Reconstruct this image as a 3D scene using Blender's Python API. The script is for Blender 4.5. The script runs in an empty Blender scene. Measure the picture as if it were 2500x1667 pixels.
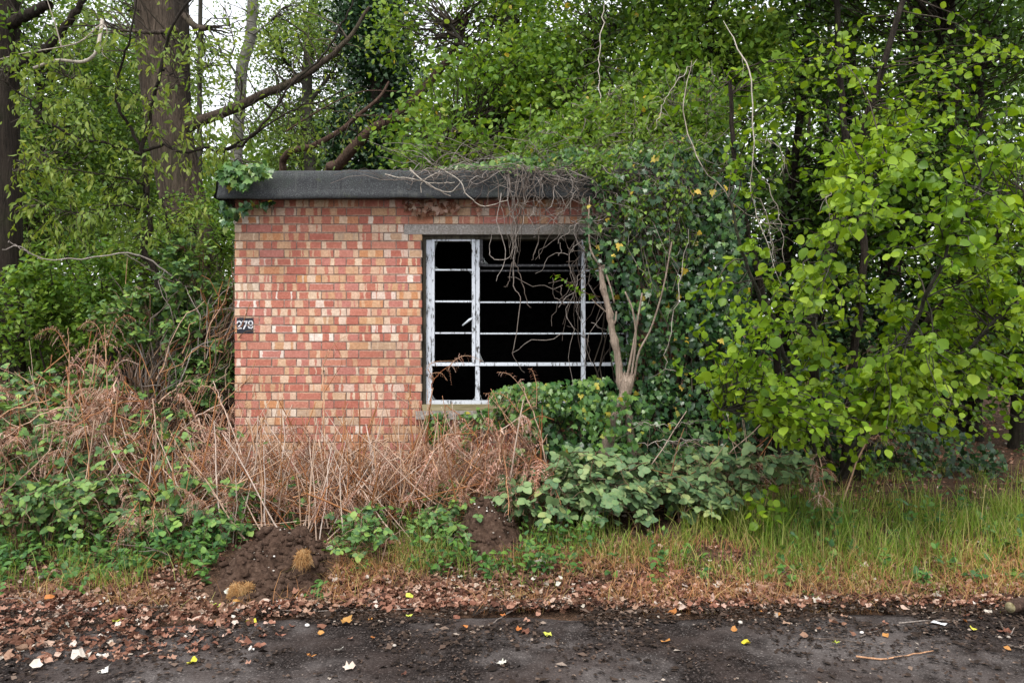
import bpy, math
import numpy as np
from mathutils import Matrix, Vector

# ------------------------------------------------------------------ camera, sky, sun, exposure
S = bpy.context.scene
COL = S.collection
EYE = 1.55            # metres above the road
F = 1875.0            # focal length in photograph pixels (2500 wide)
cam_d = bpy.data.cameras.new('camera')
cam = bpy.data.objects.new('camera', cam_d)
COL.objects.link(cam)
cam.location = (0, 0, EYE)
cam.rotation_euler = (math.radians(90), 0, 0)
cam_d.sensor_width = 36.0
cam_d.lens = 36.0 * F / 2500.0
cam_d.shift_y = 16.5 / 2500.0
cam_d.clip_start = 0.05
cam_d.clip_end = 400.0
S.camera = cam

SUN_EL, SUN_AZ = 58.0, -28.0      # azimuth: degrees from straight behind the camera, minus = to its left
world = bpy.data.worlds.new('World')
S.world = world
world.use_nodes = True
wt = world.node_tree
wt.nodes.clear()
w_out = wt.nodes.new('ShaderNodeOutputWorld')
w_bg = wt.nodes.new('ShaderNodeBackground')
w_sky = wt.nodes.new('ShaderNodeTexSky')
w_sky.sky_type = 'NISHITA'
w_sky.sun_disc = False
w_sky.sun_elevation = math.radians(SUN_EL)
w_sky.sun_rotation = math.radians(180.0 + SUN_AZ)
w_sky.dust_density = 4.0
w_sky.air_density = 1.6
w_mix = wt.nodes.new('ShaderNodeMix')
w_mix.data_type = 'RGBA'
w_mix.inputs[0].default_value = 0.80          # a closed cloud deck: mostly even grey-white
w_mix.inputs[7].default_value = (7.6, 7.7, 8.0, 1)
wt.links.new(w_sky.outputs[0], w_mix.inputs[6])
wt.links.new(w_mix.outputs[2], w_bg.inputs[0])
w_bg.inputs[1].default_value = 0.115
wt.links.new(w_bg.outputs[0], w_out.inputs[0])

sun_d = bpy.data.lights.new('sun', 'SUN')
sun_d.energy = 1.5
sun_d.angle = math.radians(14)
sun_d.color = (1.0, 0.955, 0.89)
sun = bpy.data.objects.new('sun', sun_d)
COL.objects.link(sun)
_el, _az = math.radians(SUN_EL), math.radians(SUN_AZ)
_to = Vector((math.sin(_az) * math.cos(_el), -math.cos(_az) * math.cos(_el), math.sin(_el)))
sun.rotation_euler = _to.to_track_quat('Z', 'Y').to_euler()
sun.location = (-6, -10, 20)

S.view_settings.view_transform = 'Standard'
S.view_settings.look = 'None'
S.view_settings.gamma = 1.0
S.view_settings.use_curve_mapping = False
S.view_settings.exposure = 1.1
S.render.engine = 'CYCLES'
S.cycles.use_denoising = True
S.cycles.max_bounces = 4
S.cycles.diffuse_bounces = 1
S.cycles.glossy_bounces = 2
S.cycles.transmission_bounces = 4
S.cycles.transparent_max_bounces = 4
S.cycles.caustics_reflective = False
S.cycles.caustics_refractive = False


# ------------------------------------------------------------------ helpers
def W(px, py, Y):
    """the place in the world that stands Y metres ahead of the camera at photograph pixel (px, py)"""
    return np.array([(px - 1250.0) / F * Y, Y, EYE - (py - 850.0) / F * Y])


def rng(seed):
    return np.random.default_rng(seed)


def unit(a):
    a = np.asarray(a, float)
    return a / np.maximum(np.linalg.norm(a, axis=-1, keepdims=True), 1e-9)


def sstep(t):
    t = np.clip(t, 0, 1)
    return t * t * (3 - 2 * t)


_H = rng(99).random((64, 64, 64))


def vnoise(p):
    p = np.asarray(p, float)
    i = np.floor(p).astype(int)
    f = p - i
    f = f * f * (3 - 2 * f)
    r = 0
    for a in (0, 1):
        for b in (0, 1):
            for c in (0, 1):
                w = (f[..., 0] if a else 1 - f[..., 0]) * (f[..., 1] if b else 1 - f[..., 1]) * (f[..., 2] if c else 1 - f[..., 2])
                r = r + w * _H[(i[..., 0] + a) % 64, (i[..., 1] + b) % 64, (i[..., 2] + c) % 64]
    return r


def fbm(p, octaves=4):
    p = np.asarray(p, float)
    r, a, s = 0, 0.5, 0
    for k in range(octaves):
        r = r + a * vnoise(p * 2 ** k + 7.3 * k)
        s += a
        a *= 0.5
    return r / s


def n2(x, y, s=1.0, o=3, z=0.0):
    x, y = np.broadcast_arrays(np.asarray(x, float), np.asarray(y, float))
    return fbm(np.stack([x * s, y * s, np.full_like(x, z)], -1), o)


class MB:
    """collects pieces and links them as one mesh object"""

    def __init__(self):
        self.v, self.f, self.n, self.lc, self.flat = [], [], 0, [], False

    def add(self, V, faces, lc=None):
        V = np.asarray(V, float).reshape(-1, 3)
        for fa in faces:
            fa = np.asarray(fa, int)
            if fa.size:
                self.f.append(fa + self.n)
        self.v.append(V)
        if lc is not None:
            self.lc.append(lc)
            self.flat = True
        self.n += len(V)

    def box(self, a, b, jit=0.0, r=None):
        self.flat = True
        x0, y0, z0 = a
        x1, y1, z1 = b
        V = np.array([(x0, y0, z0), (x1, y0, z0), (x1, y1, z0), (x0, y1, z0), (x0, y0, z1), (x1, y0, z1), (x1, y1, z1), (x0, y1, z1)], float)
        if jit:
            V += r.uniform(-jit, jit, V.shape)
        self.add(V, [[(0, 3, 2, 1), (4, 5, 6, 7), (0, 1, 5, 4), (1, 2, 6, 5), (2, 3, 7, 6), (3, 0, 4, 7)]])

    def tubes(self, P, R, sides=3, cap=False):
        """P (N,k,3) centre lines, R (N,k) radii"""
        P = np.asarray(P, float)
        R = np.asarray(R, float)
        if P.ndim == 2:
            P, R = P[None], R[None]
        N, k, _ = P.shape
        if N == 0:
            return
        T = np.empty_like(P)
        T[:, 1:-1] = P[:, 2:] - P[:, :-2]
        T[:, 0] = P[:, 1] - P[:, 0]
        T[:, -1] = P[:, -1] - P[:, -2]
        T = unit(T)
        mean = unit(P[:, -1] - P[:, 0] + 1e-6)
        ref = np.where(np.abs(mean[:, 2:3]) > 0.75, np.array([[1.0, 0.13, 0]]), np.array([[0.1, 0.05, 1.0]]))[:, None, :]
        U = unit(np.cross(T, np.broadcast_to(ref, T.shape)))
        V = np.cross(T, U)
        a = np.linspace(0, 2 * np.pi, sides, endpoint=False)
        ring = P[:, :, None] + R[:, :, None, None] * (np.cos(a)[None, None, :, None] * U[:, :, None] + np.sin(a)[None, None, :, None] * V[:, :, None])
        i = np.arange(k - 1)[:, None] * sides
        j = np.arange(sides)[None]
        q = np.stack([i + j, i + (j + 1) % sides, i + sides + (j + 1) % sides, i + sides + j], -1).reshape(-1, 4)
        fa = (q[None] + (np.arange(N) * k * sides)[:, None, None]).reshape(-1, 4)
        faces = [fa]
        if cap:
            e = np.arange(sides)
            ends = np.stack([e[::-1], (k - 1) * sides + e])
            faces.append((ends[None] + (np.arange(N) * k * sides)[:, None, None]).reshape(-1, sides))
        self.add(ring.reshape(-1, 3), faces)

    def leaves(self, T, pos, d, nrm, size):
        """copies of a leaf template (base at origin, tip +Y, face +Z)"""
        tv, tf = T
        pos = np.asarray(pos, float)
        N = len(pos)
        if N == 0:
            return
        B = basis(d, nrm)
        size = np.broadcast_to(np.asarray(size, float), (N,))
        V = pos[:, None] + size[:, None, None] * np.einsum('vk,nkj->nvj', tv, B)
        off = (np.arange(N) * len(tv))[:, None, None]
        self.add(V.reshape(-1, 3), [(np.asarray(f)[None] + off).reshape(-1, np.asarray(f).shape[1]) for f in tf])

    def mesh(self, name, mat, origin=(0, 0, 0), smooth=False):
        me = bpy.data.meshes.new(name)
        V = np.concatenate(self.v) - np.asarray(origin, float)
        me.vertices.add(len(V))
        me.vertices.foreach_set('co', V.astype(np.float32).ravel())
        cnt = np.concatenate([np.full(len(f), f.shape[1]) for f in self.f])
        idx = np.concatenate([f.ravel() for f in self.f])
        me.loops.add(len(idx))
        me.loops.foreach_set('vertex_index', idx.astype(np.int32))
        me.polygons.add(len(cnt))
        st = np.concatenate([[0], np.cumsum(cnt)[:-1]])
        me.polygons.foreach_set('loop_start', st.astype(np.int32))
        me.polygons.foreach_set('loop_total', cnt.astype(np.int32))
        me.polygons.foreach_set('use_smooth', np.full(len(cnt), not self.flat))
        me.update(calc_edges=True)
        me.validate()
        if self.lc:
            at = me.attributes.new('lc', 'FLOAT_VECTOR', 'POINT')
            at.data.foreach_set('vector', np.concatenate(self.lc).astype(np.float32).ravel())
        me.materials.append(mat)
        return me

    def build(self, name, mat, parent=None, smooth=False):
        if self.n == 0:
            return None
        org = parent.matrix_world.translation if parent is not None else (0, 0, 0)
        p = parent
        org = np.zeros(3)
        while p is not None:
            org = org + np.array(p.location)
            p = p.parent
        o = bpy.data.objects.new(name, self.mesh(name, mat, org, smooth))
        COL.objects.link(o)
        o.parent = parent
        return o


def basis(d, nrm):
    d = unit(d)
    X = unit(np.cross(d, nrm))
    Z = np.cross(X, d)
    return np.stack([X, d, Z], -2)


def place(me, name, pos, d, nrm, size, parent=None, org=None):
    """a leaf-like single object that shares mesh data"""
    B = basis(np.asarray(d)[None], np.asarray(nrm)[None])[0] * size
    o = bpy.data.objects.new(name, me)
    COL.objects.link(o)
    p = np.asarray(pos, float) - (np.asarray(org) if org is not None else 0)
    m = Matrix.Identity(4)
    for c in range(3):
        for r_ in range(3):
            m[r_][c] = B[c][r_]
        m[c][3] = p[c]
    o.parent = parent
    o.matrix_local = m
    return o


def tag(o, label=None, cat=None, group=None, kind=None):
    if label:
        o['label'] = label
    if cat:
        o['category'] = cat
    if group:
        o['group'] = group
    if kind:
        o['kind'] = kind
    return o


def thing(name, label, cat, loc=(0, 0, 0), group=None):
    o = bpy.data.objects.new(name, None)
    COL.objects.link(o)
    o.empty_display_size = 0.1
    o.location = tuple(float(c) for c in loc)
    return tag(o, label, cat, group)


def copy_tree(o, parent=None):
    c = o.copy()
    COL.objects.link(c)
    c.parent = parent
    for ch in list(o.children):
        copy_tree(ch, c)
    return c


def wander(p0, p1, k, amp, r, sag=0.0):
    """N wavering lines from p0 to p1 with k points"""
    p0, p1 = np.atleast_2d(p0), np.atleast_2d(p1)
    N = max(len(p0), len(p1))
    t = np.linspace(0, 1, k)[None, :, None]
    P = p0[:, None] * (1 - t) + p1[:, None] * t
    L = np.linalg.norm(p1 - p0, axis=-1)[:, None, None]
    if k > 2:
        ctl = r.normal(0, 1, (N, k, 3))
        ctl = ctl + 0.6 * np.roll(ctl, 1, 1) + 0.6 * np.roll(ctl, -1, 1)
        P = P + ctl * amp * L * np.sin(np.pi * t) ** 0.7
    P[:, :, 2] += (sag * L * 4 * t * (1 - t))[:, :, 0]
    return P


def smooth_line(pts, n=24):
    """Catmull-Rom through hand-set points"""
    p = np.asarray(pts, float)
    p = np.vstack([2 * p[0] - p[1], p, 2 * p[-1] - p[-2]])
    m = len(p) - 3
    out = []
    for u in np.linspace(0, m - 1e-6, n):
        i = int(u)
        t = u - i
        a, b, c, d = p[i], p[i + 1], p[i + 2], p[i + 3]
        out.append(0.5 * ((2 * b) + (-a + c) * t + (2 * a - 5 * b + 4 * c - d) * t * t + (-a + 3 * b - 3 * c + d) * t ** 3))
    return np.array(out)


def pxline(pts, n=24):
    return smooth_line([W(*p) for p in pts], n)


# ------------------------------------------------------------------ leaf shapes
def sheet(mid, edge, fold=0.15, droop=0.15):
    """two-sided leaf from midrib y positions and half widths per position"""
    mid = np.asarray(mid, float)
    edge = np.asarray(edge, float)
    k = len(mid)
    z = -droop * mid ** 2
    V = [np.stack([np.zeros(k), mid, z], -1)]
    V.append(np.stack([edge, mid, z + fold * edge], -1))
    V.append(np.stack([-edge, mid, z + fold * edge], -1))
    V = np.concatenate(V)
    q = []
    for i in range(k - 1):
        q.append((i, k + i, k + i + 1, i + 1))
        q.append((i, i + 1, 2 * k + i + 1, 2 * k + i))
    return V, [np.array(q)]


L_HAZEL = [sheet([0, .12, .35, .6, .82, .93, 1.05], [.02, .30, .46, .47, .31, .10, .0], f, d) for f, d in ((.2, .2), (-.12, .3), (.3, .05), (.05, .45))]
L_OVATE = [sheet([0, .25, .6, 1.0], [.03, .26, .24, .0], f, d) for f, d in ((.25, .2), (-.1, .35))]
L_LANCE = [sheet([0, .2, .5, .8, 1.0], [.02, .15, .20, .11, .0], f, d) for f, d in ((.5, .25), (.2, .45))]
L_TINY = (np.array([(0, 0, 0), (.34, .5, .06), (0, 1, -.05), (-.34, .5, .06)], float), [np.array([(0, 1, 2, 3)])])
_iv = np.array([(0, .36, .0), (0, 0, 0), (.22, -.12, -.02), (.5, .12, -.06), (.30, .34, .02), (.36, .58, -.04), (.14, .62, .02), (0, 1.0, -.08),
                (-.14, .62, .02), (-.36, .58, -.04), (-.30, .34, .02), (-.5, .12, -.06), (-.22, -.12, -.02)], float)
L_IVY = (_iv, [np.array([(0, i, i + 1) for i in range(1, 12)] + [(0, 12, 1)])])


def trifoliate(r):
    V, Fq, n = [], [], 0
    lv, lf = sheet([0, .14, .42, .72, .92, 1.0], [.04, .34, .44, .34, .13, .0], .14, .16)
    for ang, off, s in ((0, .42, .62), (78, .34, .52), (-78, .34, .52)):
        a = math.radians(ang + r.uniform(-10, 10))
        v = lv * s
        x = v[:, 0] * math.cos(a) + v[:, 1] * math.sin(a)
        y = -v[:, 0] * math.sin(a) + v[:, 1] * math.cos(a) + off
        V.append(np.stack([x, y, v[:, 2] + r.uniform(-.05, .05)], -1))
        Fq.append(lf[0] + n)
        n += len(lv)
    V.append(np.array([(-.012, 0, 0), (.012, 0, 0), (.012, .44, 0), (-.012, .44, 0)], float))
    Fq.append(np.array([(0, 1, 2, 3)]) + n)
    return np.concatenate(V), [np.concatenate(Fq)]


L_BRAMBLE = [trifoliate(rng(k)) for k in range(4)]


def litter_leaf(r, lobes=5):
    n = lobes * 2 + 1
    a = np.linspace(-2.6, 2.6, n)
    rad = np.where(np.arange(n) % 2 == 0, r.uniform(.34, .46, n), r.uniform(.2, .32, n))
    rad[n // 2 - (0 if (n // 2) % 2 == 0 else 1)] *= 1.25
    x, y = rad * np.sin(a), .42 + rad * np.cos(a)
    z = r.uniform(-.06, .30, n)
    V = np.vstack([[0, .4, .0], [0, 0, .05], np.stack([x, y, z], -1)])
    T = [(0, 1, 2)] + [(0, i, i + 1) for i in range(2, n + 1)] + [(0, n + 1, 1)]
    return V, [np.array(T)]


L_LITTER = [litter_leaf(rng(40 + k), 3 + k % 3) for k in range(7)]


# ------------------------------------------------------------------ materials
class NT:
    def __init__(self, name):
        self.m = bpy.data.materials.new(name)
        self.m.use_nodes = True
        self.t = self.m.node_tree
        self.t.nodes.clear()
        self.out = self.n('ShaderNodeOutputMaterial')

    def n(self, kind, **kw):
        nd = self.t.nodes.new(kind)
        for k, v in kw.items():
            setattr(nd, k, v)
        return nd

    def put(self, sock, v):
        if isinstance(v, bpy.types.NodeSocket):
            self.t.links.new(v, sock)
        elif v is not None:
            sock.default_value = v

    def math(self, op, a, b=None, c=None, clamp=False):
        nd = self.n('ShaderNodeMath', operation=op)
        nd.use_clamp = clamp
        for i, v in enumerate((a, b, c)):
            self.put(nd.inputs[i], v)
        return nd.outputs[0]

    def mix(self, f, a, b, blend='MIX'):
        nd = self.n('ShaderNodeMix', data_type='RGBA', blend_type=blend)
        self.put(nd.inputs[0], f)
        for i, v in ((6, a), (7, b)):
            if isinstance(v, (tuple, list)):
                v = tuple(v) + (1,) if len(v) == 3 else tuple(v)
            self.put(nd.inputs[i], v)
        return nd.outputs[2]

    def ramp(self, f, stops, interp='LINEAR'):
        nd = self.n('ShaderNodeValToRGB')
        cr = nd.color_ramp
        cr.interpolation = interp
        while len(cr.elements) < len(stops):
            cr.elements.new(0.5)
        for e, (p, c) in zip(cr.elements, stops):
            e.position = p
            e.color = tuple(c) + (1,) if len(c) == 3 else c
        self.put(nd.inputs[0], f)
        return nd.outputs[0]

    def noise(self, scale, detail=3, rough=.55, vec=None, dist=0.0, w=None):
        nd = self.n('ShaderNodeTexNoise')
        if w is not None:
            nd.noise_dimensions = '4D'
            self.put(nd.inputs['W'], w)
        nd.inputs['Scale'].default_value = scale
        nd.inputs['Detail'].default_value = detail
        nd.inputs['Roughness'].default_value = rough
        nd.inputs['Distortion'].default_value = dist
        if vec is not None:
            self.t.links.new(vec, nd.inputs['Vector'])
        return nd.outputs[0]

    def smooth(self, v, a, b):
        nd = self.n('ShaderNodeMapRange', interpolation_type='SMOOTHSTEP')
        self.put(nd.inputs[0], v)
        nd.inputs[1].default_value = a
        nd.inputs[2].default_value = b
        return nd.outputs[0]

    def pos(self):
        return self.n('ShaderNodeNewGeometry').outputs['Position']

    def objco(self):
        return self.n('ShaderNodeTexCoord').outputs['Object']

    def scaled(self, vec, s):
        nd = self.n('ShaderNodeMapping')
        self.t.links.new(vec, nd.inputs['Vector'])
        nd.inputs['Scale'].default_value = s
        return nd.outputs[0]

    def rand(self):
        a = self.n('ShaderNodeNewGeometry').outputs['Random Per Island']
        b = self.n('ShaderNodeObjectInfo').outputs['Random']
        return self.math('FRACT', self.math('ADD', a, self.math('MULTIPLY', b, 7.31)))

    def bump(self, h, strength=.5, dist=.01):
        nd = self.n('ShaderNodeBump')
        nd.inputs['Strength'].default_value = strength
        nd.inputs['Distance'].default_value = dist
        self.t.links.new(h, nd.inputs['Height'])
        return nd.outputs[0]

    def principled(self, col, rough=.7, spec=.3, normal=None, metal=0.0):
        p = self.n('ShaderNodeBsdfPrincipled')
        if isinstance(col, tuple):
            col = tuple(col) + (1,)
        self.put(p.inputs['Base Color'], col)
        self.put(p.inputs['Roughness'], rough)
        self.put(p.inputs['Specular IOR Level'], spec)
        self.put(p.inputs['Metallic'], metal)
        if normal is not None:
            self.t.links.new(normal, p.inputs['Normal'])
        return p.outputs[0]

    def done(self, sh):
        self.t.links.new(sh, self.out.inputs[0])
        return self.m


def leaf_mat(name, stops, rough=.5, spec=.35, trans=.3, warm=(1.25, 1.15, .5), mottled=0.0):
    g = NT(name)
    col = g.ramp(g.rand(), stops)
    # groups of leaves of one shoot share an age: broad tint shifts through the crown
    v = g.noise(1.3, 2, .5, g.pos())
    col = g.mix(g.smooth(v, .35, .68), col, g.mix(1.0, col, (.74, .86, .82), 'MULTIPLY'))
    if mottled:
        col = g.mix(g.math('MULTIPLY', g.smooth(g.noise(60, 2, .5, g.pos()), .45, .7), mottled), col, (.30, .27, .12))
    p = g.principled(col, rough, spec)
    t = g.n('ShaderNodeBsdfTranslucent')
    g.t.links.new(g.mix(1.0, col, tuple(warm), 'MULTIPLY'), t.inputs[0])
    mx = g.n('ShaderNodeMixShader')
    mx.inputs[0].default_value = trans
    g.t.links.new(p, mx.inputs[1])
    g.t.links.new(t.outputs[0], mx.inputs[2])
    return g.done(mx.outputs[0])


def stick_mat(name, stops, rough=.8, grain=(60, 60, 6)):
    g = NT(name)
    col = g.ramp(g.rand(), stops)
    v = g.noise(1.0, 3, .6, g.scaled(g.pos(), grain))
    col = g.mix(g.smooth(v, .3, .75), g.mix(1.0, col, (.55, .52, .5), 'MULTIPLY'), col)
    return g.done(g.principled(col, rough, .2))


def bark_mat(name, dark, light, moss, scale=1.0, mossy=.5, lines=(26, 26, 3.2)):
    g = NT(name)
    p = g.pos()
    v = g.noise(scale, 6, .7, g.scaled(p, lines), 1.2)
    col = g.ramp(v, [(.30, dark), (.52, [(a + b) / 2 for a, b in zip(dark, light)]), (.72, light)])
    m = g.smooth(g.noise(1.6, 4, .6, p), .52, .72)
    col = g.mix(g.math('MULTIPLY', m, mossy), col, moss)
    return g.done(g.principled(col, .9, .15, g.bump(v, 1.0, .06)))


def c3(*c):
    return tuple(c)


M = {}
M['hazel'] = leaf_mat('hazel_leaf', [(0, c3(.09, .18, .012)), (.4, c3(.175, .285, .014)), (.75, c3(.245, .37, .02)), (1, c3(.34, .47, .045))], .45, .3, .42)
M['hazel_dark'] = leaf_mat('shade_tinted_leaf', [(0, c3(.045, .10, .016)), (.6, c3(.075, .15, .02)), (1, c3(.13, .22, .03))], .5, .3, .3)  # darker leaf copy, shade of the thicket put into its colour
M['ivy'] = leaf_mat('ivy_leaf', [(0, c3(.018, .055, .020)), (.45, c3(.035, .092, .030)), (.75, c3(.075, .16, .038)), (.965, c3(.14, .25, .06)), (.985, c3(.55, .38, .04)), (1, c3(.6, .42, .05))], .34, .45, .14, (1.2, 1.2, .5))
M['ivy_bright'] = leaf_mat('young_and_lit_ivy_leaf', [(0, c3(.04, .11, .03)), (.5, c3(.09, .19, .04)), (.95, c3(.19, .30, .06)), (1, c3(.55, .40, .05))], .36, .45, .2)  # bright ivy colour; on the bush it imitates light on top leaves
M['maple'] = leaf_mat('bright_shrub_leaf', [(0, c3(.07, .14, .018)), (.5, c3(.15, .26, .03)), (.9, c3(.26, .38, .055)), (.985, c3(.32, .42, .10)), (1, c3(.6, .40, .04))], .45, .3, .42)
M['wood'] = leaf_mat('woodland_leaf', [(0, c3(.06, .12, .022)), (.5, c3(.115, .20, .032)), (1, c3(.21, .31, .05))], .5, .3, .42)
M['birch'] = leaf_mat('birch_leaf', [(0, c3(.09, .15, .03)), (.5, c3(.14, .23, .045)), (1, c3(.22, .31, .07))], .5, .3, .42)
M['young'] = leaf_mat('unfolding_leaf', [(0, c3(.11, .17, .025)), (.5, c3(.19, .27, .045)), (1, c3(.32, .38, .08))], .5, .3, .42)
M['dark_ivy'] = leaf_mat('shade_dark_ivy_leaf', [(0, c3(.012, .035, .014)), (.7, c3(.025, .065, .02)), (1, c3(.05, .11, .03))], .4, .4, .08)  # dark ivy colour, also painted shade on the shrubs behind the hazel
M['bramble'] = leaf_mat('bramble_leaf', [(0, c3(.04, .10, .04)), (.4, c3(.09, .19, .055)), (.8, c3(.17, .30, .065)), (1, c3(.27, .39, .08))], .5, .35, .2, (1.2, 1.1, .5), .25)
M['bramble_old'] = leaf_mat('old_bramble_leaf', [(0, c3(.06, .13, .06)), (.4, c3(.12, .21, .09)), (.85, c3(.20, .30, .12)), (1, c3(.32, .36, .13))], .55, .35, .15, (1.1, 1.1, .6), .3)
M['elder'] = leaf_mat('shrub_leaf', [(0, c3(.08, .17, .025)), (.6, c3(.16, .28, .035)), (1, c3(.27, .39, .06))], .5, .3, .4)
M['herb'] = leaf_mat('ground_plant_leaf', [(0, c3(.04, .11, .035)), (.5, c3(.08, .18, .04)), (1, c3(.16, .28, .05))], .5, .3, .25)
M['grass'] = leaf_mat('grass_blade', [(0, c3(.10, .19, .022)), (.4, c3(.22, .33, .045)), (.7, c3(.36, .44, .085)), (.86, c3(.50, .47, .18)), (1, c3(.58, .40, .18))], .5, .3, .4)
M['dry_grass'] = leaf_mat('dry_grass_blade', [(0, c3(.26, .105, .045)), (.5, c3(.45, .21, .085)), (.85, c3(.60, .37, .18)), (1, c3(.30, .32, .08))], .7, .2, .2, (1.1, .95, .6))
M['bracken'] = leaf_mat('dead_bracken', [(0, c3(.17, .065, .04)), (.35, c3(.35, .165, .105)), (.7, c3(.54, .31, .235)), (1, c3(.72, .52, .44))], .85, .1, .2, (1.1, .9, .7))
M['bracken_stem'] = stick_mat('bracken_stem', [(0, c3(.30, .11, .045)), (.3, c3(.48, .22, .09)), (.62, c3(.60, .37, .23)), (1, c3(.74, .58, .48))])
M['straw'] = stick_mat('straw_stem', [(0, c3(.52, .30, .17)), (.4, c3(.66, .48, .36)), (1, c3(.80, .68, .60))])
M['cane'] = stick_mat('bramble_cane', [(0, c3(.13, .07, .045)), (.5, c3(.20, .13, .08)), (1, c3(.32, .24, .17))])
M['deadtwig'] = stick_mat('dead_twig', [(0, c3(.09, .070, .058)), (.5, c3(.21, .175, .15)), (1, c3(.40, .36, .33))])
M['darktwig'] = stick_mat('dark_twig', [(0, c3(.03, .024, .018)), (.6, c3(.06, .048, .036)), (1, c3(.11, .09, .07))])
M['paletwig'] = stick_mat('pale_twig', [(0, c3(.40, .35, .29)), (1, c3(.58, .53, .46))])
M['litter'] = leaf_mat('fallen_leaf', [(0, c3(.06, .025, .018)), (.3, c3(.20, .085, .055)), (.6, c3(.30, .14, .095)), (.86, c3(.43, .25, .18)), (.96, c3(.54, .38, .31)), (1, c3(.70, .62, .56))], .75, .2, .1, (1.1, .9, .7))
M['yellow_leaf'] = leaf_mat('yellow_leaf', [(0, c3(.62, .48, .03)), (.5, c3(.70, .62, .06)), (1, c3(.55, .60, .10))], .5, .3, .15, (1.1, 1, .5))
M['pale_leaf'] = leaf_mat('pale_dry_leaf', [(0, c3(.62, .50, .42)), (1, c3(.80, .76, .72))], .7, .2, .1, (1, 1, .9))
M['orange_leaf'] = leaf_mat('orange_leaf', [(0, c3(.42, .14, .04)), (1, c3(.55, .26, .08))], .6, .2, .1, (1.1, .9, .6))
M['bark'] = bark_mat('rough_brown_bark', (.022, .016, .012), (.165, .125, .095), (.055, .068, .026), 1.0, .35)
M['bark_dark'] = bark_mat('dark_bark', (.014, .011, .009), (.058, .045, .035), (.028, .036, .014), 1.0, .4)
M['bark_grey'] = bark_mat('smooth_grey_bark', (.030, .027, .021), (.105, .097, .08), (.07, .085, .035), .6, .45, (10, 10, 5))
M['bark_birch'] = bark_mat('birch_bark', (.10, .095, .08), (.29, .28, .25), (.12, .13, .08), 1.0, .5, (5, 5, 16))
M['bark_red'] = bark_mat('peeling_bark', (.055, .034, .026), (.20, .125, .095), (.06, .06, .03), 1.0, .3)
M['cutwood'] = bark_mat('weathered_bare_wood', (.26, .19, .145), (.62, .50, .40), (.26, .24, .15), 1.0, .25, (40, 40, 5))


# ------------------------------------------------------------------ ground and road
HX0, HX1, HY0, HY1 = -2.505, 1.50, 6.94, 10.6      # footprint of the hut


def road_edge(x):
    return 4.58 + 0.16 * (n2(x, 0, .9, 3) - .5) - .10 * sstep((x + .3) / -2.5) + .05 * sstep((x - .5) / 2)


def ground_z(x, y):
    x, y = np.broadcast_arrays(np.asarray(x, float), np.asarray(y, float))
    z = -0.03 + 0.19 * sstep((y - 4.3) / 2.4)
    z = z + 0.55 * sstep((-2.65 - x) / 1.3) * sstep((y - 5.5) / 1.8)
    z = z + 0.12 * sstep((x - 1.6) / 1.5) * sstep((y - 5.2) / 2.0)
    back = np.clip(y - 7.6, 0, None)
    outside = 1 - sstep((x - HX0 + .5) / .4) * sstep((HX1 + .5 - x) / .4) * sstep((HY1 + 1.2 - y) / .6)
    z = z + outside * (0.085 * back - 0.0011 * back ** 2 * (back < 35) - (back >= 35) * 1.4)
    z = z + (n2(x, y, 1.1, 3) - .5) * .12 * sstep((y - 4.6) / 1.0) + (n2(x, y, 5, 2, 3.) - .5) * .03 * sstep((y - 4.3) / .6)
    return z


def axis(lo, hi, c0, c1, fine, coarse):
    a = [c0]
    s = fine
    while a[0] > lo:
        s = min(s * 1.15, coarse)
        a.insert(0, a[0] - s)
    b = list(np.arange(c0 + fine, c1, fine))
    s = fine
    x = c1
    while x < hi:
        b.append(x)
        s = min(s * 1.15, coarse)
        x += s
    return np.array(a + b + [hi])


def grid_mesh(name, xs, ys, zf, mat, kind='structure'):
    X, Y = np.meshgrid(xs, ys, indexing='ij')
    Z = zf(X, Y)
    b = MB()
    nx, ny = len(xs), len(ys)
    i, j = np.meshgrid(np.arange(nx - 1), np.arange(ny - 1), indexing='ij')
    a = i * ny + j
    b.add(np.stack([X, Y, Z], -1).reshape(-1, 3), [np.stack([a, a + ny, a + ny + 1, a + 1], -1).reshape(-1, 4)])
    o = b.build(name, mat, None, True)
    tag(o, kind=kind)
    return o


g = NT('woodland_soil')
p_ = g.pos()
v1 = g.noise(9, 5, .65, p_)
v2 = g.noise(70, 3, .6, p_)
col = g.ramp(v1, [(.3, c3(.030, .020, .014)), (.5, c3(.065, .040, .026)), (.7, c3(.12, .072, .048))])
col = g.mix(g.smooth(v2, .52, .66), col, c3(.20, .115, .075))
M['soil_ground'] = g.done(g.principled(col, .95, .1, g.bump(v2, .8, .03)))

g = NT('worn_asphalt')
p_ = g.pos()
stone = g.n('ShaderNodeTexVoronoi')
stone.inputs['Scale'].default_value = 80
g.t.links.new(p_, stone.inputs['Vector'])
sc = g.ramp(stone.outputs['Color'], [(0, c3(.014, .013, .013)), (.45, c3(.040, .037, .036)), (.8, c3(.095, .088, .084)), (1, c3(.30, .28, .26))])
tar = g.smooth(stone.outputs['Distance'], .35, .65)
col = g.mix(tar, sc, c3(.011, .010, .010))
worn = g.smooth(g.math('ADD', g.noise(.8, 4, .6, p_), g.math('MULTIPLY', g.noise(6, 3, .6, p_), .35)), .60, .82)
col = g.mix(worn, g.mix(1.0, col, c3(.55, .48, .46), 'MULTIPLY'), g.mix(.55, col, c3(.165, .145, .138)))
grit = g.smooth(g.noise(95, 2, .6, p_), .655, .70)
col = g.mix(g.math('MULTIPLY', grit, .75), col, c3(.30, .275, .26))
brown = g.smooth(g.noise(2.2, 4, .65, p_), .42, .62)
col = g.mix(g.math('MULTIPLY_ADD', brown, .5, .12), col, c3(.048, .036, .032))
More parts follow.
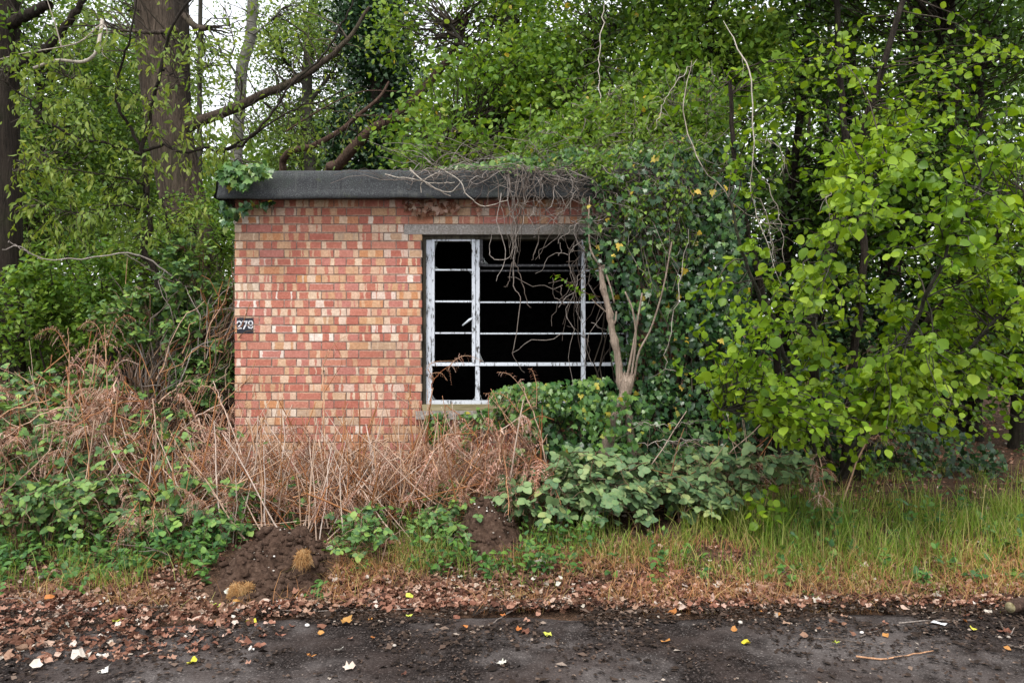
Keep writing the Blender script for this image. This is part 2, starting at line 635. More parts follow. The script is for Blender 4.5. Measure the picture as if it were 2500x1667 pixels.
h_ = g.math('ADD', g.math('MULTIPLY', stone.outputs['Distance'], -1.0), g.noise(20, 4, .6, p_))
M['asphalt'] = g.done(g.principled(col, .97, .08, g.bump(h_, .8, .006)))

grid_mesh('ground', axis(-45, 45, -5.5, 5.5, .10, 2.0), axis(-8, 75, 4.0, 9.0, .10, 2.5), ground_z, M['soil_ground'])

b = MB()
xs = axis(-45, 45, -5, 5, .06, 2.0)
ts = np.concatenate([[0, .3, .55], np.linspace(.62, 1, 18)])
E = road_edge(xs) + .10 * (n2(xs, 5, 6, 3) - .5)
X = np.repeat(xs[:, None], len(ts), 1)
Y = -8 + (E[:, None] + 8) * ts[None]
crown = .022 + .012 * (n2(X, Y, 3, 3, 9.) - .5) - .03 * sstep((Y - E[:, None] + .12) / .12)
crown[:, -1] -= .05
i, j = np.meshgrid(np.arange(len(xs) - 1), np.arange(len(ts) - 1), indexing='ij')
a = i * len(ts) + j
b.add(np.stack([X, Y, crown], -1).reshape(-1, 3), [np.stack([a, a + len(ts), a + len(ts) + 1, a + 1], -1).reshape(-1, 4)])
tag(b.build('road', M['asphalt'], None, True), kind='structure')

# ------------------------------------------------------------------ the brick hut
g = NT('mottled_brick')
at = g.n('ShaderNodeAttribute', attribute_name='lc')
sep = g.n('ShaderNodeSeparateXYZ')
g.t.links.new(at.outputs['Vector'], sep.inputs[0])
r0 = g.rand()


def wn(k):
    nd = g.n('ShaderNodeTexWhiteNoise', noise_dimensions='1D')
    g.t.links.new(g.math('MULTIPLY_ADD', r0, 917.0, float(k) * 13.7), nd.inputs['W'])
    return nd.outputs['Value']


wob = g.noise(26, 2, .5, at.outputs['Vector'], 0, g.math('MULTIPLY', r0, 90.0))
xd = g.math('ADD', sep.outputs[0], g.math('MULTIPLY', g.math('SUBTRACT', wob, .5), .030))
zd = g.math('ABSOLUTE', g.math('ADD', sep.outputs[2], g.math('MULTIPLY', g.math('SUBTRACT', wob, .5), .016)))
base = g.ramp(wn(1), [(0, c3(.44, .15, .11)), (.30, c3(.49, .19, .135)), (.60, c3(.49, .205, .17)), (.78, c3(.53, .235, .16)), (.88, c3(.57, .28, .13)), (.94, c3(.53, .35, .23)), (1, c3(.50, .37, .27))])
lite = g.ramp(wn(7), [(0, c3(.58, .37, .21)), (.35, c3(.66, .48, .32)), (.75, c3(.72, .58, .44)), (1, c3(.82, .76, .69))])
cen = g.math('MULTIPLY', g.math('SUBTRACT', wn(2), .5), .075)
half = g.math('MULTIPLY_ADD', wn(3), .024, .017)
dist = g.math('SUBTRACT', g.math('ABSOLUTE', g.math('SUBTRACT', xd, cen)), half)
m1 = g.math('MULTIPLY', g.smooth(dist, .003, -.003), g.math('GREATER_THAN', wn(4), .22))
halo = g.math('MULTIPLY', g.smooth(dist, .016, .0), g.math('GREATER_THAN', wn(4), .22))
edge = g.math('SUBTRACT', g.math('ABSOLUTE', xd), g.math('MULTIPLY_ADD', wn(5), -.035, .090))
m2 = g.math('MULTIPLY', g.smooth(edge, -.003, .003), g.math('GREATER_THAN', wn(6), .58))
m3 = g.math('MULTIPLY', g.smooth(zd, .0245, .031), g.math('MULTIPLY', g.math('GREATER_THAN', wn(8), .6), .6))
b4 = g.math('SUBTRACT', g.math('ABSOLUTE', g.math('SUBTRACT', g.math('ABSOLUTE', xd), g.math('MULTIPLY_ADD', wn(11), .03, .045))), g.math('MULTIPLY_ADD', wn(12), .010, .004))
m4 = g.math('MULTIPLY', g.smooth(b4, .003, -.003), g.math('GREATER_THAN', wn(13), .62))
m2 = g.math('MAXIMUM', m2, m4)
allm = g.math('MAXIMUM', g.math('MAXIMUM', m1, m2), m3)
col = g.mix(g.math('MULTIPLY', halo, .35), base, c3(.60, .29, .14))
col = g.mix(g.math('MULTIPLY', allm, g.math('MULTIPLY_ADD', wn(9), .40, .55)), col, lite)
fine = g.noise(55, 4, .65, g.pos())
col = g.mix(g.smooth(fine, .40, .66), g.mix(1.0, col, c3(.80, .76, .74), 'MULTIPLY'), col)
pit = g.smooth(g.noise(170, 2, .5, g.pos()), .70, .76)
col = g.mix(g.math('MULTIPLY', pit, g.math('MULTIPLY', allm, .7)), col, c3(.12, .08, .06))
grime = g.smooth(g.noise(1.7, 4, .6, g.pos()), .55, .78)
col = g.mix(g.math('MULTIPLY', grime, .35), col, c3(.24, .15, .10))
M['brick'] = g.done(g.principled(col, .85, .2, g.bump(g.math('ADD', fine, g.math('MULTIPLY', pit, -1.0)), .35, .004)))

g = NT('mortar')
v = g.noise(45, 4, .65, g.pos())
col = g.ramp(v, [(.3, c3(.13, .095, .075)), (.55, c3(.27, .20, .165)), (.75, c3(.46, .37, .31))])
M['mortar'] = g.done(g.principled(col, .95, .1, g.bump(v, .7, .006)))

g = NT('roofing_felt')
v = g.noise(120, 3, .75, g.pos())
big = g.noise(3.0, 4, .6, g.pos())
col = g.ramp(v, [(.38, c3(.016, .017, .020)), (.55, c3(.040, .043, .046)), (.68, c3(.105, .115, .115)), (.8, c3(.20, .21, .21))])
col = g.mix(g.math('MULTIPLY', g.smooth(big, .45, .7), .5), col, c3(.040, .055, .042))
streak = g.smooth(g.noise(1.0, 4, .6, g.scaled(g.pos(), (22, 22, 2.0))), .52, .72)
col = g.mix(g.math('MULTIPLY', streak, .45), col, c3(.085, .088, .082))
moss = g.smooth(g.noise(11, 4, .65, g.pos()), .60, .70)
col = g.mix(g.math('MULTIPLY', moss, .5), col, c3(.055, .062, .030))
M['felt'] = g.done(g.principled(col, .85, .35, g.bump(v, .7, .004)))

g = NT('stained_timber')
v = g.noise(1.0, 4, .6, g.scaled(g.pos(), (3, 40, 40)))
M['timber'] = g.done(g.principled(g.ramp(v, [(.3, c3(.045, .030, .020)), (.7, c3(.15, .105, .07))]), .85, .2))

g = NT('cast_concrete')
v = g.noise(60, 4, .65, g.pos())
big = g.noise(4, 3, .6, g.pos())
col = g.ramp(v, [(.3, c3(.20, .18, .165)), (.55, c3(.34, .31, .285)), (.72, c3(.52, .50, .47))])
col = g.mix(g.math('MULTIPLY', g.smooth(big, .45, .68), .55), col, c3(.12, .105, .06))
M['concrete'] = g.done(g.principled(col, .92, .15, g.bump(v, .6, .005)))

g = NT('flaking_white_paint')
v = g.noise(55, 5, .75, g.scaled(g.pos(), (1, 1, .25)))
v2 = g.noise(5, 3, .6, g.pos())
flake = g.smooth(g.math('ADD', v, g.math('MULTIPLY', v2, .35)), .70, .80)
col = g.mix(flake, c3(.58, .62, .68), c3(.05, .047, .045))
col = g.mix(g.math('MULTIPLY', g.smooth(v2, .5, .75), .4), col, c3(.24, .26, .28))
M['white_paint'] = g.done(g.principled(col, .6, .3, g.bump(flake, -.5, .002)))

g = NT('dark_flecked_steel')  # dark steel with pale flecks, for the vent and top bar
v = g.noise(40, 4, .7, g.pos())
col = g.ramp(v, [(.4, c3(.016, .016, .018)), (.6, c3(.05, .05, .055)), (.72, c3(.36, .37, .39))])
M['dark_steel'] = g.done(g.principled(col, .6, .3))

g = NT('dark_jamb_timber')  # dark grained timber of the jambs and head
v = g.noise(1.0, 4, .6, g.scaled(g.pos(), (40, 40, 4)))
M['jamb'] = g.done(g.principled(g.ramp(v, [(.3, c3(.020, .017, .013)), (.7, c3(.10, .09, .065))]), .85, .2))

g = NT('old_window_sill')
v = g.noise(1.0, 4, .6, g.scaled(g.pos(), (4, 60, 60)))
M['sill_wood'] = g.done(g.principled(g.ramp(v, [(.3, c3(.13, .11, .05)), (.7, c3(.36, .31, .19))]), .85, .2))

g = NT('shade_black_inside_wall')  # near-black colour stands in for the shade of the unlit room
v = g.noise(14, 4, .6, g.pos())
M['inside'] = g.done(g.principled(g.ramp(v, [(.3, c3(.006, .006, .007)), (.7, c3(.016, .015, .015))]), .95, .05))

g = NT('dusty_glass')
p = g.n('ShaderNodeBsdfPrincipled')
p.inputs['Base Color'].default_value = (.75, .82, .82, 1)
p.inputs['Roughness'].default_value = .15
p.inputs['Transmission Weight'].default_value = .85
M['glass'] = g.done(p.outputs[0])

g = NT('black_paint')
v = g.noise(60, 3, .6, g.pos())
M['black_paint'] = g.done(g.principled(g.ramp(v, [(.35, c3(.012, .013, .020)), (.75, c3(.035, .036, .048))]), .6, .3))
g = NT('white_stencil_paint')
v = g.noise(90, 3, .6, g.pos())
M['stencil'] = g.done(g.principled(g.ramp(v, [(.35, c3(.45, .46, .50)), (.6, c3(.75, .76, .78))]), .7, .2))

hut = thing('brick_hut', 'derelict flat-roofed red and cream brick hut with black felt roof edge', 'hut', (-.5, HY0, .12))

JOINT = 2.745          # height of one bed joint
CO = .0757             # course
PITCH = .2250
OX0, OX1 = -.815, 1.13            # window opening
OZ0, OZ1 = .995, 2.576            # top of the sill, underside of the lintel
LX0, LX1, LZ1 = -.972, 1.29, 2.664
TOPZ = 2.93

# mortar body of each wall, with the opening left free
WT = .225


def frame_wall(name, xs, zs, hole, y0, y1, mat):
    b = MB()
    for i in range(len(xs) - 1):
        for k in range(len(zs) - 1):
            if (i, k) == hole:
                continue
            x0, x1, z0, z1 = xs[i], xs[i + 1], zs[k], zs[k + 1]
            for y, flip in ((y0, False), (y1, True)):
                q = [(x0, y, z0), (x1, y, z0), (x1, y, z1), (x0, y, z1)]
                b.add(q[::-1] if flip else q, [[(0, 1, 2, 3)]])
            for di, dk, e in ((-1, 0, [(x0, z0), (x0, z1)]), (1, 0, [(x1, z1), (x1, z0)]), (0, -1, [(x1, z0), (x0, z0)]), (0, 1, [(x0, z1), (x1, z1)])):
                ni, nk = i + di, k + dk
                if (ni, nk) == hole or ni < 0 or nk < 0 or ni >= len(xs) - 1 or nk >= len(zs) - 1:
                    (ax, az), (bx, bz) = e
                    b.add([(ax, y0, az), (ax, y1, az), (bx, y1, bz), (bx, y0, bz)], [[(0, 1, 2, 3)]])
    return b.build(name, mat, hut)


wall = frame_wall('front_wall', [HX0 + .006, OX0 - .006, OX1 + .006, HX1 - .006], [-.2, OZ0 - .09, OZ1 + .004, TOPZ], (1, 1), HY0 + .0045, HY0 + WT, M['mortar'])
b = MB()
b.box((HX0 + .006, HY0 + WT + .002, -.2), (HX0 + WT, HY1, TOPZ))
side = b.build('side_wall', M['mortar'], hut)
b = MB()
b.box((HX1 - WT, HY0 + WT + .002, -.2), (HX1 - .006, HY1, TOPZ))
side2 = b.build('side_wall', M['mortar'], hut)
b = MB()
b.box((HX0 + WT + .002, HY1 - WT, -.2), (HX1 - WT - .002, HY1 - .004, TOPZ))
b.build('back_wall', M['mortar'], hut)
# inner faces of the room, shade put into their near-black colour
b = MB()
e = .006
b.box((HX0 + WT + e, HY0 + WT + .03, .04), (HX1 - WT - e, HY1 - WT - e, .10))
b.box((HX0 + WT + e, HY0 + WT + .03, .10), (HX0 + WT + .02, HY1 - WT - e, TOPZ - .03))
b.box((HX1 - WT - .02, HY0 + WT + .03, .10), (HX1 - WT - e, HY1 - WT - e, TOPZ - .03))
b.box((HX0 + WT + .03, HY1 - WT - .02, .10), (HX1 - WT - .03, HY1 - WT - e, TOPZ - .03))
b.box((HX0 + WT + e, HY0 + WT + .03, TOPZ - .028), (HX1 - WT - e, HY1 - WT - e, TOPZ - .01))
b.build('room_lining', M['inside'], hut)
# courses of the inner back wall that catch a little light
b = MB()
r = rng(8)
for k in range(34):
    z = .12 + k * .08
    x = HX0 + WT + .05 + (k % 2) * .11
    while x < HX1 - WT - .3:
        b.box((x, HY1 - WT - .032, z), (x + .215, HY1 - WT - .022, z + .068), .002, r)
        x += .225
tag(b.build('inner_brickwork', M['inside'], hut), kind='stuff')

# bricks
r = rng(5)
_bm = {}


def brick_geo(w, h, dpt, r):
    """box with eased front edges; local x, z carried for the colour bands"""
    c = .0016
    j = lambda s=.0018: r.uniform(-s, s)
    w2, h2 = w / 2, h / 2
    V = []
    for sx, sz in ((-1, -1), (1, -1), (1, 1), (-1, 1)):
        V.append((sx * (w2 - c) + j(), 0.0 + j(.0012), sz * (h2 - c) + j()))
    for sx, sz in ((-1, -1), (1, -1), (1, 1), (-1, 1)):
        V.append((sx * w2 + j(), c, sz * h2 + j()))
    for sx, sz in ((-1, -1), (1, -1), (1, 1), (-1, 1)):
        V.append((sx * w2, dpt, sz * h2))
    Fq = [(0, 1, 2, 3)]
    for i in range(4):
        k = (i + 1) % 4
        Fq.append((i, i + 4, k + 4, k))
        Fq.append((i + 4, i + 8, k + 8, k + 4))
    return np.array(V), np.array(Fq)


def brick_mesh(w, r):
    key = round(w, 3)
    lst = _bm.setdefault(key, [])
    if len(lst) < 10:
        V, Fq = brick_geo(w, CO - .0105, .10, r)
        b = MB()
        b.add(V, [Fq], V.copy())
        lst.append(b.mesh('brick', M['brick']))
        return lst[-1]
    return lst[r.integers(len(lst))]


def row_spans(k):
    """brick spans of a course between the hut's two corners"""
    xs = []
    x = HX0
    if k % 2:
        xs.append((x, x + .1025))
        x += .1125
    while x < HX1 - .04:
        w = min(.215, HX1 - x)
        xs.append((x, x + w))
        x += PITCH
    return xs


kmin = int(math.floor((JOINT - .02) / CO))
hidden = MB()
nb = 0
org = np.array(hut.location)
for k in range(-3, kmin + 1):
    zc = JOINT - CO / 2 - k * CO
    z0, z1 = zc - CO / 2 + .005, zc + CO / 2 - .005
    if z1 > TOPZ + .02:
        continue
    for (x0, x1) in row_spans(k + 100):
        segs = [(x0, x1)]
        if OZ1 - .005 < zc < LZ1:
            segs = [(a_, b_) for a_, b_ in ((x0, min(x1, LX0 - .008)), (max(x0, LX1 + .008), x1)) if b_ - a_ > .03]
        elif OZ0 - .085 < zc < OZ1:
            segs = [(a_, b_) for a_, b_ in ((x0, min(x1, OX0)), (max(x0, OX1), x1)) if b_ - a_ > .03]
        for a_, b_ in segs:
            w = round((b_ - a_) / .005) * .005
            cx = (a_ + b_) / 2
            px = 1250 + cx / HY0 * F
            py = 850 - (zc - EYE) / HY0 * F
            seen = py < 1125 and (px < 1420 or py < 1000 and px < 1470)
            dy = r.uniform(-.002, .002)
            if seen and nb < 300:
                o = bpy.data.objects.new('brick', brick_mesh(w, r))
                COL.objects.link(o)
                o.parent = wall
                o.location = (cx - org[0], HY0 + dy - org[1], zc - org[2])
                o.rotation_euler = (0, r.normal(0, .003), 0)
                nb += 1
            else:
                V, Fq = brick_geo(w, CO - .0105, .10, r)
                hidden.add(V + (cx, HY0 + dy, zc), [Fq], V.copy())
o = hidden.build('low_brickwork', M['brick'], wall)
tag(o, kind='stuff')
for sd, xo, sg in ((side, HX0, -1), (side2, HX1, 1)):
    b = MB()
    for k in range(-3, kmin + 1):
        zc = JOINT - CO / 2 - k * CO
        if zc > TOPZ:
            continue
        y = HY0 + (.105 if k % 2 else .22)
        while y < HY1 - .1:
            V, Fq = brick_geo(.215, CO - .0105, .06, r)
            Wd = np.stack([xo - sg * V[:, 1], y + .1125 - sg * V[:, 0] * -1, V[:, 2] + zc], -1)
            b.add(Wd, [Fq if sg > 0 else Fq[:, ::-1]], V.copy())
            y += PITCH
    tag(b.build('side_brickwork', M['brick'], sd), kind='stuff')

# lintel and sills
b = MB()
b.box((LX0, HY0 - .004, OZ1), (LX1, HY0 + .20, LZ1), .003, rng(3))
b.build('concrete_lintel', M['concrete'], hut)
b = MB()
b.box((OX0 - .055, HY0 - .045, OZ0 - .085), (OX1 + .055, HY0 + .17, OZ0 - .012), .003, rng(4))
b.build('concrete_sill', M['concrete'], hut)
b = MB()
b.box((OX0 + .004, HY0 - .012, OZ0 - .010), (OX1 - .004, HY0 + .16, OZ0 + .045), .002, rng(6))
b.build('timber_sill', M['sill_wood'], hut)

# window: timber jambs, painted steel lights, the glass nearly all gone
FY = HY0 + .075          # front of the frame
win = thing('window', None, None, (OX0, FY, OZ0))
win.parent = hut
win.location = (OX0 - org[0], FY - org[1], OZ0 - org[2])
del_keys = [k for k in ('label', 'category') if k in win]


def zpx(py, Y=None):
    return EYE - (py - 850.0) / F * (Y or FY)


def xpx(px, Y=None):
    return (px - 1250.0) / F * (Y or FY)


def bar(name, x0, x1, z0, z1, mat, y0=FY, y1=None, seed=0):
    b = MB()
    b.box((x0, y0, z0), (x1, y1 if y1 else y0 + .035, z1), .0012, rng(seed + int(abs(x0 * 977 + z0 * 131) % 9999)))
    return b.build(name, mat, win)


FB = OZ0 + .047
bar('timber_jamb', OX0 + .001, OX0 + .030, FB, OZ1 - .002, M['jamb'], FY - .03, FY + .10)
bar('timber_jamb', OX1 - .030, OX1 - .001, FB, OZ1 - .002, M['jamb'], FY - .03, FY + .10)
bar('timber_head', OX0 + .032, OX1 - .032, OZ1 - .034, OZ1 - .002, M['jamb'], FY - .02, FY + .10)
fx0, fx1 = OX0 + .032, OX1 - .032
bar('frame_stile', fx0, fx0 + .052, FB + .034, OZ1 - .036, M['white_paint'])
bar('frame_stile', fx1 - .052, fx1, FB + .034, OZ1 - .036, M['white_paint'])
bar('bottom_rail', fx0, fx1, FB, FB + .032, M['white_paint'], FY - .012, FY + .04)
mul1, mul2 = xpx(1166), xpx(1424)
zt = zpx(889)            # transom
for mx in (mul1, mul2):
    bar('mullion', mx - .019, mx + .019, FB + .034, zt - .018, M['white_paint'], FY - .004)
    bar('mullion', mx - .019, mx + .019, zt + .018, OZ1 - .036, M['white_paint'], FY - .004)
bar('transom', fx0 + .054, fx1 - .054, zt - .016, zt + .016, M['white_paint'], FY - .008)
# left casement: sash stiles, glazing bars, stay and handle
sx0, sx1 = fx0 + .054, mul1 - .021
bar('sash_stile', sx0, sx0 + .022, zt + .018, zpx(583), M['white_paint'], FY - .014)
bar('sash_stile', sx1 - .030, sx1 - .001, zt + .018, zpx(583), M['white_paint'], FY - .016)
bar('sash_top_rail', sx0 + .024, sx1 - .032, zpx(583) - .022, zpx(583), M['white_paint'], FY - .012)
for py in (659, 736, 813):
    bar('glazing_bar', sx0 + .024, sx1 - .032, zpx(py) - .007, zpx(py) + .007, M['white_paint'], FY - .004, FY + .02)
b = MB()
b.tubes([(sx1 - .028, FY - .03, zpx(778)), (sx1 - .05, FY - .04, zpx(781)), (sx1 - .115, FY - .03, zpx(795))], [.013, .012, .007], 6, True)
b.build('window_handle', M['white_paint'], win, True)
# middle light: top-hung vent above plain bars
mx0, mx1 = mul1 + .021, mul2 - .021
bar('vent_stile', mx0, mx0 + .026, zpx(650), OZ1 - .038, M['dark_steel'], FY - .01)
bar('vent_stile', mx1 - .026, mx1, zpx(650), OZ1 - .038, M['dark_steel'], FY - .01)
bar('vent_bottom_rail', mx0 + .028, mx1 - .028, zpx(651), zpx(646), M['dark_steel'], FY - .018)
for py, mt in ((661, 'dark_steel'), (738, 'white_paint'), (814, 'white_paint')):
    bar('glazing_bar', mx0 + .001, mx1 - .001, zpx(py) - .0065, zpx(py) + .0065, M[mt], FY + .002, FY + .022)
# right light, mostly behind the ivy
for py in (661, 738, 814):
    bar('glazing_bar', mul2 + .021, fx1 - .054, zpx(py) - .006, zpx(py) + .006, M['white_paint'], FY + .002, FY + .022)
# slivers of glass left in the corners
r = rng(12)
for cx, cz, sx_, sz_ in ((sx0 + .024, zpx(583) - .024, 1, -1), (sx1 - .032, zpx(583) - .024, -1, -1), (sx1 - .032, zpx(659) - .009, -1, -1), (sx0 + .024, zpx(659) + .009, 1, 1),
                         (mx0 + .028, zpx(645), 1, 1), (mx0 + .003, FB + .036, 1, 1), (sx1 - .001, FB + .036, -1, 1), (sx0, FB + .036, 1, 1), (mx0 + .002, zt + .02, 1, 1)):
    a_, c_ = r.uniform(.02, .055), r.uniform(.025, .085)
    b = MB()
    y = FY + .012
    tri = [(cx, cz), (cx + sx_ * a_, cz), (cx + sx_ * a_ * .4, cz + sz_ * c_ * .45), (cx, cz + sz_ * c_)]
    V = [(x, y, z) for x, z in tri] + [(x, y + .003, z) for x, z in tri]
    b.add(V, [[(0, 1, 2, 3), (7, 6, 5, 4), (0, 4, 5, 1), (1, 5, 6, 2), (2, 6, 7, 3), (3, 7, 4, 0)]])
    b.build('glass_shard', M['glass'], win)

# painted house number, black square with white stencil figures, following the bed joint
PX0, PX1, PZ0, PZ1 = xpx(578, HY0), xpx(619.5, HY0), zpx(814, HY0), zpx(775, HY0)
nX, nZ = 52, 48
gx = np.linspace(0, 1, nX + 1)
gz = np.linspace(0, 1, nZ + 1)
panel = thing('number_panel', None, None)
panel.parent = hut


def seg_d(p, a, b_):
    a, b_ = np.array(a), np.array(b_)
    ab = b_ - a
    t = np.clip(((p - a) @ ab) / (ab @ ab), 0, 1)
    return np.linalg.norm(p - (a + t[..., None] * ab), axis=-1)


cxs, czs = np.meshgrid((gx[1:] + gx[:-1]) / 2, (gz[1:] + gz[:-1]) / 2, indexing='ij')
pp = np.stack([cxs, czs], -1)
st = .043
two = np.full(cxs.shape, False)
arc2 = [(.03, .64), (.07, .74), (.15, .76)], [(.19, .76), (.27, .70), (.27, .60), (.19, .50), (.12, .44)]
for pl in arc2:
    for q0, q1 in zip(pl[:-1], pl[1:]):
        two |= seg_d(pp, q0, q1) < st
two |= seg_d(pp, (.02, .31), (.27, .33)) < st * .95
seven = (seg_d(pp, (.38, .755), (.62, .755)) < st) | (seg_d(pp, (.58, .66), (.43, .30)) < st)
nine = np.full(cxs.shape, False)
ang = np.linspace(0, 2 * np.pi, 40)
for c_, rx_, rz_, gaps in (((.83, .65), .115, .125, (.5 * np.pi,)), ((.83, .42), .115, .085, (1.5 * np.pi,))):
    for a_ in ang:
        if any(abs((a_ - gp + np.pi) % (2 * np.pi) - np.pi) < .22 for gp in gaps):
            continue
        if c_[1] < .5 and .15 < a_ < np.pi - .15:
            continue
        nine |= np.linalg.norm(pp - (c_[0] + rx_ * np.cos(a_), c_[1] + rz_ * np.sin(a_)), axis=-1) < st * .9


def paint(name, mask, mat, lift, parent):
    b = MB()
    X = PX0 + gx * (PX1 - PX0)
    Z = PZ0 + gz * (PZ1 - PZ0)
    # height of a bed joint inside the panel
    kj = round((JOINT - (PZ0 + PZ1) / 2) / CO)
    zj = JOINT - kj * CO

    def dep(z):
        return HY0 - lift + .0095 * (1 - sstep((abs(z - zj) - .004) / .003))
    for i, j in zip(*np.nonzero(mask)):
        x0, x1, z0, z1 = X[i], X[i + 1], Z[j], Z[j + 1]
        b.add([(x0, dep(z0), z0), (x1, dep(z0), z0), (x1, dep(z1), z1), (x0, dep(z1), z1)], [[(0, 1, 2, 3)]])
    return b.build(name, mat, parent)


rag = (n2(cxs * 9, czs * 9, 1.0, 2) * .05)
full = (cxs > rag * .5) & (cxs < 1 - rag * .4) & (czs > rag * .6) & (czs < 1 - rag * .5)
paint('black_square', full, M['black_paint'], .0045, panel)
for nm, mk in (('figure_two', two), ('figure_seven', seven), ('figure_nine', nine)):
    paint(nm, mk & full, M['stencil'], .0065, panel)

# roof: slab, soffit board, felt sheets folded over the edge
RX0, RX1 = xpx(530, 6.72), HX1 + .14
RY0 = HY0 - .20
b = MB()
b.box((RX0 + .03, RY0 + .05, TOPZ - .004), (RX1 - .03, HY1 + .16, TOPZ + .13))
b.build('roof_deck', M['felt'], hut)
b = MB()
b.box((RX0 + .02, RY0 + .012, TOPZ - .052), (RX1 - .02, RY0 + .045, TOPZ + .12), .002, rng(2))
b.build('fascia_board', M['timber'], hut)
b = MB()
b.box((RX0 + .05, RY0 + .047, TOPZ - .03), (RX1 - .05, HY0 - .003, TOPZ - .006), .002, rng(2))
b.build('soffit_board', M['timber'], hut)
ztop, zbot = zpx(414, 6.72), zpx(484, 6.72)
prof = [(1.6, ztop + .035), (.5, ztop + .012), (.10, ztop + .002), (.03, ztop - .004), (.004, ztop - .022), (-.002, ztop - .09), (.000, ztop - .165), (-.006, ztop - .185), (-.022, ztop - .215), (-.028, zbot + .004), (-.022, zbot), (-.012, zbot + .006)]
r = rng(17)
seams = [RX0, xpx(836, 6.72), xpx(1330, 6.72), RX1]
for s in range(3):
    xs = np.linspace(seams[s] - (.015 if s else 0), seams[s + 1], 46)
    V = []
    for x in xs:
        row = []
        for q, (dy, z) in enumerate(prof):
            amt = .009 if q > 3 else .012
            row.append((x, RY0 + dy - .008 * (s == 1) + (n2(x, z, 4, 2) - .5) * amt * 2.2, z + (n2(x, 3 + (q > 7), 2.2, 3) - .5) * .026 + (.002 * s)))
        V += row
    n = len(prof)
    i, j = np.meshgrid(np.arange(len(xs) - 1), np.arange(n - 1), indexing='ij')
    a = i * n + j
    b = MB()
    b.add(np.array(V), [np.stack([a, a + 1, a + n + 1, a + n], -1).reshape(-1, 4)])
    o = b.build('felt_sheet', M['felt'], hut, True)
    md = o.modifiers.new('thickness', 'SOLIDIFY')
    md.thickness = .005
    md.offset = 1
# turned-down end of the felt at the corner
b = MB()
ys = np.linspace(RY0 - .02, HY1 + .16, 40)
V = []
for y in ys:
    for q, (dx, z) in enumerate([(.10, ztop + .006), (.0, ztop - .01), (-.008, ztop - .1), (-.012, ztop - .19), (-.035, zbot + .012), (-.03, zbot)]):
        V.append((RX0 + dx + (n2(y, z, 4, 2) - .5) * .01, y, z + (n2(y, q > 3, 3, 2) - .5) * .01))
i, j = np.meshgrid(np.arange(len(ys) - 1), np.arange(5), indexing='ij')
a = i * 6 + j
b.add(np.array(V), [np.stack([a, a + 6, a + 7, a + 1], -1).reshape(-1, 4)])
b.build('felt_sheet', M['felt'], hut, True)
# rusty bolt in the wall
b = MB()
q = W(790, 905, HY0)
b.tubes([q + (0, .03, 0), q + (0, -.03, 0), q + (.002, -.034, 0)], [.008, .008, .003], 7, True)
b.tubes([q + (0, -.012, .012), q + (0, -.012, -.03)], [.004, .003], 6, True)
b.build('wall_bolt', M['bark_dark'], hut)


# ------------------------------------------------------------------ growing things: shared routines
def nearest(skel, T, up=0.35):
    """for each target the skeleton point it most plausibly grows from"""
    out = np.empty_like(T)
    for s in range(0, len(T), 400):
        d = T[s:s + 400, None] - skel[None]
        dist = np.linalg.norm(d, axis=-1) + np.clip(-d[..., 2], 0, None) * up
        dist = dist * (1 + .9 * _H[(np.arange(s, s + len(dist)) * 7 % 64)[:, None], (np.arange(len(skel)) * 5 % 64)[None], (np.arange(s, s + len(dist))[:, None] // 64 + np.arange(len(skel))[None]) % 64])
        out[s:s + 400] = skel[np.argmin(dist, 1)]
    return out


def along(P, t):
    """points and tangents at parameter t (N,m) of lines P (N,k,3)"""
    k = P.shape[1]
    u = np.clip(t * (k - 1), 0, k - 1.0001)
    i = u.astype(int)
    f = (u - i)[..., None]
    n = np.arange(len(P))[:, None]
    a, b_ = P[n, i], P[n, i + 1]
    return a * (1 - f) + b_ * f, unit(b_ - a)


def leaves_on(P, per, frac, size, r, droop=.3, side=1.0, flat=.7, jitter=.02):
    """leaf poses along the outer part of each shoot: position, direction, normal, size"""
    N = len(P)
    t = frac + (1 - frac) * (np.arange(per)[None] + r.random((N, per))) / per
    p, tg = along(P, t)
    s = np.where((np.arange(per)[None] % 2) == 0, 1.0, -1.0) * np.ones((N, 1))
    lat = unit(np.cross(tg, np.array([0, 0, 1.0])) + r.normal(0, .35, p.shape))
    d = unit(tg * r.uniform(.2, .8, (N, per, 1)) + lat * s[..., None] * side + r.normal(0, .3, p.shape) + np.array([0, 0, -droop]))
    nrm = unit(np.array([0, -.15, flat]) + r.normal(0, .42, p.shape))
    sz = r.uniform(size[0], size[1], (N, per))
    p = p + r.normal(0, jitter, p.shape)
    return p.reshape(-1, 3), d.reshape(-1, 3), nrm.reshape(-1, 3), sz.ravel()


def put_leaves(mb, tmpl, pose, r):
    p, d, n, s = pose
    k = r.integers(0, len(tmpl), len(p))
    for i, T in enumerate(tmpl):
        m = k == i
        mb.leaves(T, p[m], d[m], n[m], s[m])


def ellipsoid(c, rad, n, r, clump=.9, keep=.5, hollow=.35):
    """points through a crown, gathered in uneven clumps"""
    out = np.empty((0, 3))
    while len(out) < n:
        q = unit(r.normal(0, 1, (n * 3, 3))) * (hollow + (1 - hollow) * r.random((n * 3, 1))) ** .7
        p = np.asarray(c) + q * np.asarray(rad)
        v = fbm(p * clump + 31.7, 3)
        out = np.vstack([out, p[v > np.quantile(v, 1 - keep)]])
    return out[:n]


